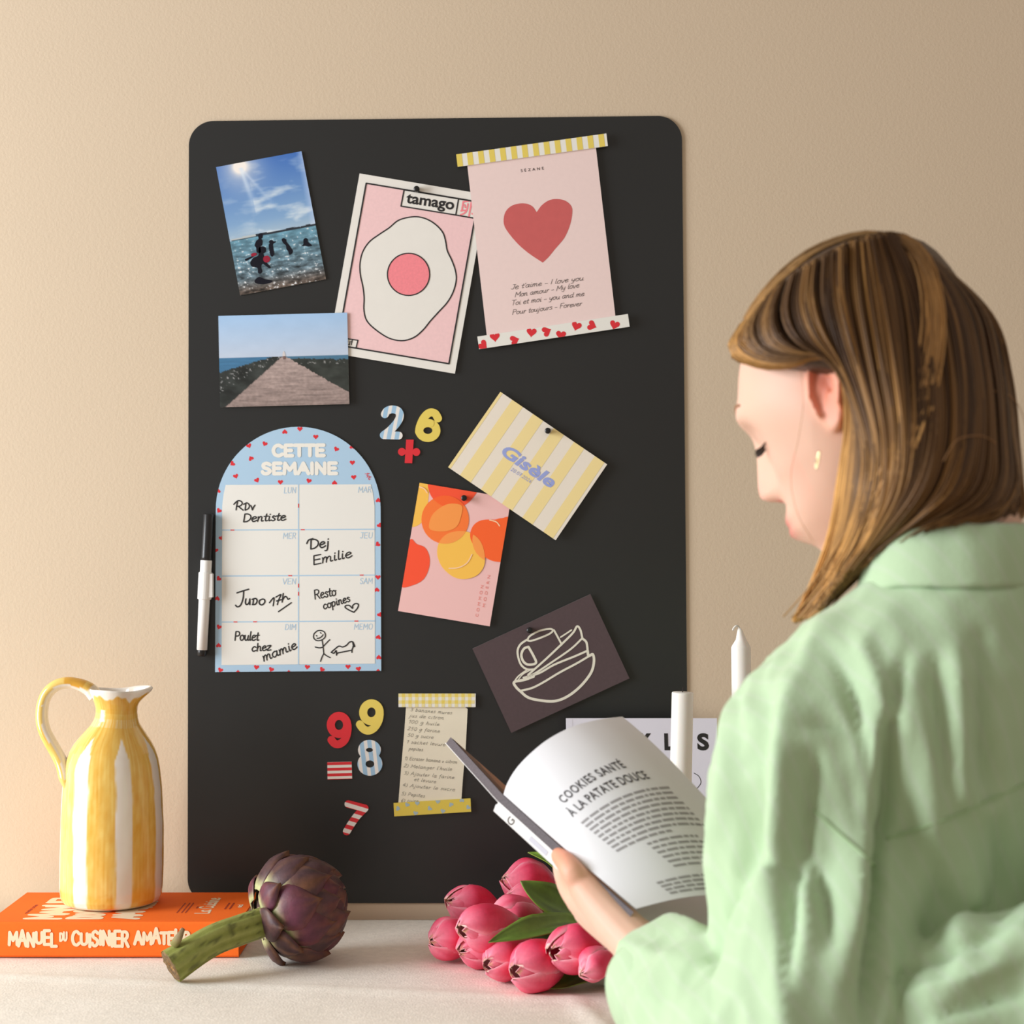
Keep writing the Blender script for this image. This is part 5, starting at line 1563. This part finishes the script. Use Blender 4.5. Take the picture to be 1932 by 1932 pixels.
# lashes, brow, earring
M_lash = mat('lash', (40, 28, 22), rough=.6)
for sg in (1, -1):
    mb = MB()
    for k in range(11):
        l = sg * (.020 + .024 * k / 10); f0 = .0835 - .10 * abs(abs(l) - .031) ** 1.0 * .5
        p = BODY_TREE.ray_cast(hd(.16, l, -.011), -HF)[0] or hd(f0, l, -.011)
        q = p + HF * .0085 + HU * -.0035 + HL * sg * .0035 * (k / 10)
        mb.tube([p - HF * .001, p * .5 + q * .5 - HU * .0012, q], [.0005, .00045, .0002], 6)
    mb.build('eyelashes', M_lash, PERSON)
    mb = MB(); pts = []
    for k in range(9):
        l = sg * (.012 + .032 * k / 8); p = BODY_TREE.ray_cast(hd(.16, l, .018 + .007 * math.sin(PI * (k / 8) * .8)), -HF)[0]
        if p: pts.append(p - HF * .0002)
    mb.tube(pts, [.0009 + .0008 * math.sin(PI * min(1, (k + .8) / len(pts))) for k in range(len(pts))], 8); mb.build('eyebrow', mat('brow', (150, 108, 78), rough=.8), PERSON)
er = BODY_TREE.ray_cast(hd(-.002, .16, -.030), -HL)[0] or hd(-.002, .074, -.03)
er = P(1543, 868, 1.218)
mb = MB(); ring = [er + Vector((.0010 * math.sin(a), 0, 0)) + (HF * .0022 * math.cos(a)) * .4 + Vector((0, 0, .0062 * math.sin(a))) for a in np.linspace(0, 2 * PI, 21)]
mb.tube(ring, .0006, 8); mb.build('earring', mat('gold', (240, 222, 176), rough=.25, metal=1.0), PERSON, smooth=True)['label'] = 'small gold hoop earring'

# ---- shirt
shirt = MB()
def oval(z, a, b, f0=0.0, l0=0.0, n=56, e=2.25):
    r = []
    for k in range(n):
        t = 2 * PI * k / n; c, s_ = math.cos(t), math.sin(t)
        r.append(tk_(l0 + a * math.copysign(abs(c) ** (2 / e), c), f0 + b * math.copysign(abs(s_) ** (2 / e), s_), z))
    return r
tr = [(.755, .200, .140, .012), (.79, .204, .142, .012), (.90, .190, .130, .012), (1.0, .176, .116, .012), (1.10, .178, .116, .008), (1.17, .182, .116, -.006), (1.215, .174, .112, -.014), (1.25, .150, .100, -.022), (1.28, .124, .084, -.028), (1.305, .092, .070, -.034), (1.322, .062, .058, -.038)]
rows = [oval(z, a, b, f) for z, a, b, f in tr]
b0 = len(shirt.v); shirt.grid(rows, closed=True); n_ = 56
shirt.f.append(tuple(b0 + k for k in range(n_))[::-1]); shirt.mi.append(0); shirt.f.append(tuple(b0 + (len(rows) - 1) * n_ + k for k in range(n_))); shirt.mi.append(0)
CUF = WRL * .82 + ELL * .18
for a_, b_, c_ in ((SHL, ELL, CUF), (SHR, ELR, WRR * .85 + ELR * .15)):
    up_ = tk_(0, 0, 1.19)
    shirt.tube([up_ * .45 + a_ * .55, a_ * .85 + up_ * .15 + Vector((.004, 0, .005)), a_ + (b_ - a_) * .12 + Vector((.019, 0, 0)), a_ * .6 + b_ * .4 + Vector((.031, 0, 0)), a_ * .25 + b_ * .75 + Vector((.013, 0, 0)), b_ + (b_ - a_).normalized() * .01], [.066, .063, .058, .055, .061, .062], 36, round_caps=True)
    shirt.tube([b_, b_ * .75 + c_ * .25, b_ * .4 + c_ * .6, c_ * .85 + b_ * .15, c_], [.066, .067, .062, .055, .048], 36, round_caps=True)
# bloused cloth over the waist at the back
shirt.tube([P(1672, 1872, 1.132), P(1760, 1878, 1.114), P(1850, 1856, 1.105), P(1960, 1800, 1.101), P(2110, 1785, 1.123), P(2300, 1780, 1.165), P(2390, 1790, 1.25)], [.022, .033, .038, .038, .036, .034, .03], 24, round_caps=True)
shirt.tube([P(1690, 1965, 1.128), P(1800, 1972, 1.106), P(1960, 1915, 1.096), P(2110, 1930, 1.11), P(2290, 1930, 1.165), P(2380, 1940, 1.25)], [.040, .052, .054, .05, .045, .04], 24, round_caps=True)
sme, sco = remesh(shirt, .0044, 3)
nrm_ = np.empty(len(sco) * 3, np.float32); sme.vertices.foreach_get('normal', nrm_); nrm_ = nrm_.reshape(-1, 3)
def anis(p, ax, s1, s2, sd):
    a = p.dot(ax); q = p - ax * a
    return noise.noise(Vector((q.x * s1 + sd, q.y * s1, q.z * s1 + a * s2)))
ax_arm = (ELL - SHL).normalized(); ax_fore = (CUF - ELL).normalized(); ax_back = Vector((.18, 0, -1)).normalized()
def segd(p, a, b):
    t = max(0, min(1, (p - a).dot(b - a) / (b - a).length_squared)); return (p - (a + (b - a) * t)).length
disp = np.zeros(len(sco))
for i, v in enumerate(sco):
    p = Vector(v)
    da = segd(p, SHL, ELL); df = segd(p, ELL, CUF); dt = (Vector((p.x, p.y, 0)) - TC).length
    wa = gss(da, .095); wf = gss(df, .085); wt = max(.15, 1 - wa - wf)
    n = 0
    if wa > .05:
        r_ = 1 - abs(anis(p, ax_arm, 15, 3.0, 3)) * 2.6; r2 = 1 - abs(anis(p, (ax_arm + Vector((.35, 0, 0))).normalized(), 26, 6, 9)) * 2.4
        n += wa * (.0130 * r_ + .0068 * r2)
    if wf > .05:
        n += wf * (.0095 * (1 - abs(anis(p, ax_fore, 16, 5, 5)) * 2.4))
    r_ = 1 - abs(anis(p, ax_back, 11, 3.2, 12)) * 2.4; r2 = 1 - abs(anis(p, Vector((.6, 0, -1)).normalized(), 24, 7, 2)) * 2.4
    yk = .35 + .65 * sst(1.24, 1.12, p.z)
    n += wt * yk * (.0130 * r_ + .0070 * r2)
    n += .0008 * noise.noise(p * 60)
    disp[i] = n - .006
# the long folds of the sleeve and the back, each one laid along a line
FOLDS = [
 ([(195,640),(170,740),(140,860),(105,970)], 16, .007), ([(222,660),(205,780),(186,900),(150,1010)], 13, -.008),
 ([(250,640),(236,760),(228,880),(200,1010)], 16, .008), ([(275,730),(262,830),(246,930),(240,1040)], 11, -.010),
 ([(262,850),(290,930),(296,985)], 10, -.007), ([(310,760),(318,860),(310,980),(300,1080)], 20, .007),
 ([(378,690),(372,800),(364,880),(352,990),(344,1092)], 11, -.020), ([(352,700),(346,820),(338,920),(322,1020)], 16, .009),
 ([(402,720),(396,840),(384,960)], 22, -.006),
 ([(300,600),(322,650),(342,720),(350,780)], 11, -.007), ([(330,570),(352,620),(372,670)], 14, .006), ([(395,590),(384,650),(380,700)], 10, -.006),
 ([(440,600),(448,680),(456,780)], 11, -.007), ([(466,590),(474,690),(478,790)], 14, .006), ([(500,570),(504,680),(510,790)], 10, -.007),
 ([(430,850),(440,920),(436,985)], 14, -.007), ([(470,840),(486,900),(478,970)], 14, .007), ([(520,820),(532,900),(512,960)], 12, -.007),
 ([(170,640),(182,690),(176,740)], 8, -.006), ([(240,700),(290,690),(340,710)], 9, -.004), ([(205,820),(232,870),(262,900)], 8, -.005),
 ([(380,1035),(430,1010),(490,990),(550,950)], 9, -.008), ([(400,1060),(470,1040),(550,1010)], 12, .006), ([(420,1090),(500,1062),(555,1045)], 9, -.007),
]
pj = np.stack([966 + sco[:, 0] / (sco[:, 1] + D) * FPX, HOR - (sco[:, 2] - ZC) / (sco[:, 1] + D) * FPX], 1)
view = sco - np.array([0, -D, ZC]); facing = np.clip(-(nrm_ * view).sum(1) / np.linalg.norm(view, axis=1) * 3, 0, 1)
for ln, wd_, am_ in FOLDS:
    q = resample(catmull([(1151 + x * 1.407, 396 + y * 1.407) for x, y in ln], 6), 30)
    near = np.full(len(sco), 1e9); tt_ = np.zeros(len(sco))
    for i in range(29):
        a0_, b0_ = q[i], q[i + 1]; dv_ = b0_ - a0_
        t_ = np.clip(((pj - a0_) @ dv_) / (dv_ @ dv_), 0, 1)
        d_ = np.linalg.norm(pj - (a0_ + t_[:, None] * dv_), axis=1)
        m_ = d_ < near; near[m_] = d_[m_]; tt_[m_] = (i + t_[m_]) / 29
    disp += facing * am_ * np.exp(-(near / (wd_ * 1.407)) ** 2) * np.sin(np.pi * np.clip(tt_ * .9 + .05, 0, 1)) ** .5
sco = sco + nrm_ * disp[:, None]
M_shirt = mat('shirt_cotton', (183, 208, 170), rough=0.85, spec=0.15, sheen=.25, var=.02, vscale=40, bump=.25, bscale=300, bdist=.0008)
nt = M_shirt.node_tree
# thin pale stripes woven into the cotton
N_, L_n = nt.nodes, nt.links
bs = N_['Principled BSDF']; lk = bs.inputs['Base Color'].links[0]; srcc = lk.from_socket
tc_ = N_.new('ShaderNodeTexCoord'); dn = N_.new('ShaderNodeVectorMath'); dn.operation = 'DOT_PRODUCT'; dn.inputs[1].default_value = (70, 12, 34)
nzz = N_.new('ShaderNodeTexNoise'); nzz.inputs['Scale'].default_value = 6
L_n.new(tc_.outputs['Object'], dn.inputs[0]); L_n.new(tc_.outputs['Object'], nzz.inputs['Vector'])
am = N_.new('ShaderNodeMath'); am.operation = 'MULTIPLY_ADD'; am.inputs[1].default_value = 3.0; L_n.new(nzz.outputs['Fac'], am.inputs[0]); L_n.new(dn.outputs['Value'], am.inputs[2])
fr_ = N_.new('ShaderNodeMath'); fr_.operation = 'FRACT'; L_n.new(am.outputs[0], fr_.inputs[0])
l2 = N_.new('ShaderNodeMath'); l2.operation = 'LESS_THAN'; l2.inputs[1].default_value = .22; L_n.new(fr_.outputs[0], l2.inputs[0])
l3 = N_.new('ShaderNodeMath'); l3.operation = 'MULTIPLY'; l3.inputs[1].default_value = .16; L_n.new(l2.outputs[0], l3.inputs[0])
mx_ = N_.new('ShaderNodeMix'); mx_.data_type = 'RGBA'; mx_.inputs[7].default_value = (*lin((206, 208, 200)), 1)
L_n.new(l3.outputs[0], mx_.inputs[0]); L_n.new(srcc, mx_.inputs[6]); L_n.new(mx_.outputs[2], bs.inputs['Base Color'])
faces_s = [tuple(p.vertices) for p in sme.polygons]
SHIRT_TREE = BVHTree.FromPolygons([Vector(v) for v in sco], faces_s)
SHIRT = finish(sme, sco, 'shirt', [M_shirt], PERSON)
CAMP = Vector((0, -D, ZC))
def cast(tree, px, py, d_min=0.0):
    d = (P(px, py, 1.0) - CAMP).normalized()
    h = tree.ray_cast(CAMP + d * d_min, d)
    return h[0], h[1]
# collar
CB = NB_ + Vector((.002, .006, 0))
rows = []
spec_ = [(.050, -.020), (.051, .010), (.053, .030), (.0555, .037), (.060, .034), (.0655, .018), (.0705, -.002), (.0705, -.006), (.067, -.005), (.061, .006), (.056, .018)]
for r_, z_ in spec_:
    r = []
    for k in range(72):
        a = 2 * PI * k / 72; d = BL_ * math.cos(a) + BF * math.sin(a)
        fwd = math.sin(a)
        rip = .0016 * noise.noise(Vector((math.cos(a) * 5, math.sin(a) * 5, z_ * 40)))
        r.append(CB + d * (r_ + rip) * (1 + .05 * abs(math.cos(a))) + Vector((0, 0, z_ - .018 * max(0, fwd + .25) - .004 + rip)))
    rows.append(r)
mb = MB(); mb.grid(rows, closed=True); mb.build('collar', M_shirt, SHIRT, smooth=True, recalc=True)
# cuff
cax = (WRL - ELL).normalized(); ca, cu, cw = frame(cax)
rows = []
for t, r_ in ((-.045, .050), (-.035, .0535), (-.004, .0515), (.004, .0500), (.005, .0475), (.002, .0455), (-.03, .046)):
    rows.append([CUF + cax * (t + .0) + (cu * math.cos(2 * PI * k / 48) + cw * math.sin(2 * PI * k / 48)) * r_ * (1 + .05 * math.sin(4 * PI * k / 48 + 1) + .02 * math.sin(10 * PI * k / 48)) for k in range(48)])
mb = MB(); mb.grid(rows, closed=True); mb.build('cuff', M_shirt, SHIRT, smooth=True, recalc=True)
# seams
M_seam = mat('shirt_seam', (176, 204, 160), rough=.9, spec=.1)
for pts in ([(1668,1584),(1700,1574),(1740,1561),(1785,1545),(1830,1527),(1880,1503),(1932,1480),(1990,1462)], [(1535,1528),(1560,1550),(1590,1578),(1620,1604),(1650,1634)]):
    w_ = []
    for x, y in resample(catmull(pts, 6), 40):
        h, n = cast(SHIRT_TREE, x, y)
        if h: w_.append(h + n * .0006)
    if len(w_) > 5:
        w_ = [sum((w_[max(0, min(len(w_) - 1, i + q))] for q in (-2, -1, 0, 1, 2)), Vector((0, 0, 0))) / 5 for i in range(len(w_))]
        mb = MB(); mb.tube(w_, [.0007 + .0005 * (i % 2) for i in range(len(w_))], 8); mb.build('seam', M_seam, SHIRT, smooth=True)
# trousers and shoes
tro = MB()
for s_ in (-1, 1):
    tro.tube([tk_(.05 * s_, .02, .93), tk_(.075 * s_, .015, .82), tk_(.09 * s_, .01, .62), tk_(.092 * s_, .012, .45), tk_(.094 * s_, 0, .20), tk_(.094 * s_, 0, .07)], [.085, .090, .083, .074, .066, .064], 24, round_caps=False)
tme, tco = remesh(tro, .008, 3)
finish(tme, tco, 'trousers', [mat('trouser_denim', (66, 74, 92), rough=.9, var=.08, vscale=90)], PERSON)
for s_ in (-1, 1):
    mb = MB(); mb.tube([tk_(.094 * s_, -.075, .036), tk_(.095 * s_, .0, .040), tk_(.098 * s_, .09, .036), tk_(.104 * s_, .165, .024)], [.033, .039, .040, .022], 18, round_caps=True)
    o = mb.build('shoe', mat('shoe_leather', (210, 200, 186), rough=.5), PERSON, smooth=True)

# ---- hair
HROW = [(432,1640,1690),(438,1605,1722),(450,1560,1752),(470,1522,1778),(500,1488,1802),(550,1436,1836),(600,1404,1862),(640,1384,1880),(668,1384,1888),(690,1420,1893),(706,1500,1897),(722,1576,1900),(760,1590,1908),(820,1592,1916),(880,1572,1924),(930,1590,1924),(965,1586,1926),(992,1584,1922),(1004,1582,1800),(1040,1576,1690),(1080,1566,1625),(1120,1556,1585),(1150,1550,1560)]
hy = np.array([r[0] for r in HROW]); hLx = np.array([r[1] for r in HROW]); hRx = np.array([r[2] for r in HROW])
def hrow(py):
    l, r = np.interp(py, hy, hLx), np.interp(py, hy, hRx)
    dc = np.interp(py, [430, 700, 760, 900, 990, 1010, 1150], [1.290, 1.290, 1.283, 1.255, 1.236, 1.255, 1.275])
    hdp = np.interp(py, [430, 445, 480, 560, 660, 760, 900, 990, 1005, 1060, 1150], [.012, .034, .060, .084, .096, .104, .096, .086, .060, .038, .022])
    return l, r, dc, hdp
shell = MB(); rows = []
pys = np.concatenate([np.linspace(432, 450, 5), np.linspace(456, 950, 46), np.linspace(960, 1150, 16)])
for py in pys:
    l, r, dc, hdp = hrow(py)
    c, hw = (l + r) / 2, max(6, (r - l) / 2 - 9); hdp = max(.006, hdp - .009 - .045 * sst(915, 985, py))
    z = P(0, py, dc).z; rr = []
    for k in range(64):
        a = 2 * PI * k / 64
        dv = dc + hdp * math.sin(a)
        rr.append(P(c + hw * math.cos(a), py + 7 * math.exp(-(py - 432) / 90), min(dv, dc)) + Vector((0, max(0, dv - dc), 0)))
    rows.append(rr)
shell.grid(rows, closed=True)
shell.f.append(tuple(range(64))); shell.mi.append(0); e = (len(rows) - 1) * 64; shell.f.append(tuple(e + k for k in range(64))); shell.mi.append(0)
SHELL_TREE = BVHTree.FromPolygons([Vector(v) for v in shell.v], [tuple(f) for f in shell.f])
M_hair = mat('hair', attr=True, rough=0.42, spec=0.45, var=.18, vscale=60, vstretch=(8, 8, .6), bump=.5, bscale=40, bdist=.002)
shell.c = [lin((70, 50, 36))] * len(shell.v)
HAIR = shell.build('hair', M_hair, PERSON, smooth=True, recalc=True)
GD = [
 [(1398,612),(1380,640),(1372,662),(1400,684),(1450,697),(1505,690),(1552,672),(1590,712),(1598,800),(1584,900),(1570,1000),(1540,1090),(1500,1176)],
 [(1420,590),(1396,628),(1396,656),(1440,680),(1495,682),(1550,670),(1592,710),(1606,800),(1596,900),(1580,1000),(1548,1092),(1506,1172)],
 [(1460,545),(1432,600),(1440,650),(1490,668),(1550,668),(1592,720),(1612,810),(1606,910),(1588,1006),(1552,1096),(1510,1172)],
 [(1510,505),(1498,575),(1520,640),(1572,690),(1604,760),(1624,850),(1616,940),(1592,1024),(1556,1102),(1516,1168)],
 [(1560,474),(1560,560),(1582,650),(1616,750),(1640,850),(1632,940),(1604,1030),(1562,1106),(1520,1166)],
 [(1615,450),(1622,560),(1644,680),(1668,800),(1668,900),(1642,990),(1602,1060),(1560,1116),(1524,1162)],
 [(1660,438),(1690,550),(1708,690),(1716,820),(1704,920),(1660,1004),(1610,1070),(1566,1122),(1530,1160)],
 [(1690,438),(1748,540),(1776,680),(1780,820),(1752,920),(1696,992),(1630,1058),(1576,1120),(1540,1158)],
 [(1705,442),(1800,550),(1836,690),(1838,820),(1812,920),(1750,976),(1680,1028),(1616,1092),(1574,1132)],
 [(1712,448),(1838,566),(1874,690),(1884,820),(1880,910),(1830,962),(1750,990),(1668,1042),(1612,1096)],
 [(1716,452),(1856,576),(1898,700),(1912,820),(1922,905),(1902,955),(1840,978),(1760,994),(1680,1036)],
 [(1720,456),(1866,586),(1906,710),(1920,830),(1930,920),(1934,970),(1900,990),(1850,994),(1790,998)],
]
NSG = 34
GR = [resample(catmull(g_, 8), NSG) for g_ in GD]
def gpt(u):
    u = max(0, min(len(GR) - 1.0001, u)); i = int(u); f = u - i
    return GR[i] * (1 - f) + GR[i + 1] * f
def depth_at(px, py):
    l, r, dc, hdp = hrow(py)
    c, hw = (l + r) / 2, (r - l) / 2
    t = (px - c) / hw
    d = dc - hdp * math.sqrt(max(0.0, 1 - min(1, abs(t)) ** 2))
    if px < 1640 and 650 < py < 1010:
        h1, _ = cast(BODY_TREE, px, py)
        if h1: d = min(d, h1.y + D)
    return d
strand = MB(); rnd = random.Random(21)
NST = 2300
for q in range(NST):
    lay = rnd.random()
    clump = rnd.randint(0, 120)
    cr = random.Random(clump * 7 + 1)
    uc = cr.uniform(-.1, len(GR) - .9)
    u0 = uc + rnd.gauss(0, .05); u1 = uc + cr.gauss(0, .10) + rnd.gauss(0, .10)
    ph = cr.uniform(0, 6.28); amp = cr.uniform(2, 8)
    px = np.zeros(NSG); py = np.zeros(NSG)
    s0 = rnd.uniform(0, .012); s1 = rnd.uniform(.86, 1.0)
    if u0 > 8.5: s1 = rnd.uniform(.8, 1.0)
    for k in range(NSG):
        t = k / (NSG - 1); tt = s0 + (s1 - s0) * t
        gp = gpt(u0 * (1 - t) + u1 * t); i = tt * (NSG - 1); ii = min(NSG - 2, int(i))
        gq = gp[ii] * (1 - (i - ii)) + gp[ii + 1] * (i - ii)
        px[k] = gq[0] + amp * math.sin(ph + t * 5) * t; py[k] = gq[1] + .4 * amp * math.cos(ph + t * 4) * t
    dd = np.array([depth_at(a, b) for a, b in zip(px, py)])
    for _ in range(3): dd = np.convolve(np.pad(dd, 3, 'edge'), np.ones(7) / 7, 'valid')
    dd = dd - .0034 - .006 * lay
    pts = [P(a, b, d) for a, b, d in zip(px, py, dd)]
    wd = rnd.uniform(.0005, .0011)
    light = cr.random() ** 1.6 * .8 + rnd.uniform(-.12, .12)
    fr_ = max(0, 1 - u0 / 3.2) * .35
    cols = []; rad = []
    for k in range(NSG):
        t = k / (NSG - 1)
        m = max(0, min(1, .08 + .55 * light + fr_ + .62 * max(0, t - .35) * (1.0 if u0 < 6 else .45)))
        if q % 17 == 0: m = min(1, m + .3)
        c = np.array([54, 36, 24.]) * (1 - m) + np.array([216, 162, 92.]) * m
        c = c * (1 + .08 * math.sin(ph + 9 * t))
        cols.append(lin(np.clip(c, 0, 255))); rad.append(wd * (1 - .6 * max(0, t - .8) / .2))
    strand.tube(pts, rad, 4, caps=False, cols=cols)
M_str = mat('hair_fibre', attr=True, rough=0.45, spec=0.22)
for q in range(800):       # the other side of the head
    u0 = rnd.uniform(0, len(GR) - 1.001); u1 = u0 + rnd.gauss(0, .3); m0 = rnd.random() ** 1.6
    pts = []; cols = []
    for k in range(22):
        t = k / 21; gp = gpt(u0 * (1 - t) + u1 * t); i = min(NSG - 2, int(t * (NSG - 1.01))); ff = t * (NSG - 1.01) - i
        a, b = gp[i] * (1 - ff) + gp[i + 1] * ff
        l, r, dc, hdp = hrow(b); c = (l + r) / 2; hw = (r - l) / 2; tt = min(1, abs((a - c) / hw))
        pts.append(P(a, b, dc) + Vector((0, hdp * math.sqrt(1 - tt * tt) + .001 + .004 * m0, 0)))
        m = max(0, min(1, .08 + .5 * m0 + .5 * max(0, t - .35)))
        cols.append(lin(np.array([54, 36, 24.]) * (1 - m) + np.array([216, 162, 92.]) * m))
    strand.tube(pts, .0011, 4, caps=False, cols=cols)
strand.build('hair_strands', M_str, HAIR, smooth=True)
# blond lock along the parting and a few loose strands
lock = MB()
for q in range(52):
    f = rnd.gauss(0, 1); base_ = [(1408, 606), (1440, 560), (1490, 510), (1550, 470), (1620, 446), (1684, 443), (1730, 474), (1756, 534), (1764, 620), (1750, 720), (1722, 820), (1680, 920), (1630, 1010), (1575, 1100), (1520, 1168)]
    sp = resample(catmull([(a + f * (2.2 + i * .85) + rnd.gauss(0, 1), b - abs(f) * 1.2 + rnd.gauss(0, 1)) for i, (a, b) in enumerate(base_)], 5), 40)
    dd = np.array([depth_at(a, b + 6) for a, b in sp])
    for _ in range(4): dd = np.convolve(np.pad(dd, 2, 'edge'), np.ones(5) / 5, 'valid')
    pts = [P(a, b, d - .0075 - .0030 * rnd.random()) for (a, b), d in zip(sp, dd)]
    m = rnd.uniform(.55, .95); c = np.array([62, 44, 32.]) * (1 - m) + np.array([206, 156, 94.]) * m
    lock.tube(pts, [.0007 + .0003 * math.sin(PI * k / 39) for k in range(40)], 4, caps=False, cols=[lin(c * (1 - .25 * math.sin(PI * min(1, k / 16)))) for k in range(40)])
lock.build('blond_lock', M_str, HAIR, smooth=True)
for base_ in ([(1852,742),(1880,738),(1912,752),(1932,790),(1940,840)], [(1780,870),(1806,830),(1850,822),(1880,836)], [(1512,700),(1516,760),(1506,830),(1492,900),(1505,970),(1534,1020)]):
    fly = MB()
    sp = resample(catmull(base_, 6), 24)
    dd = np.array([depth_at(a, b) for a, b in sp])
    for _ in range(4): dd = np.convolve(np.pad(dd, 2, 'edge'), np.ones(5) / 5, 'valid')
    fly.tube([P(a, b, d - .010) for (a, b), d in zip(sp, dd)], .00030 if base_[0][0] > 1600 else .00018, 4, caps=False, cols=[lin((186, 140, 96))] * 24)
    fly.build('loose_strand', M_str, HAIR, smooth=True)
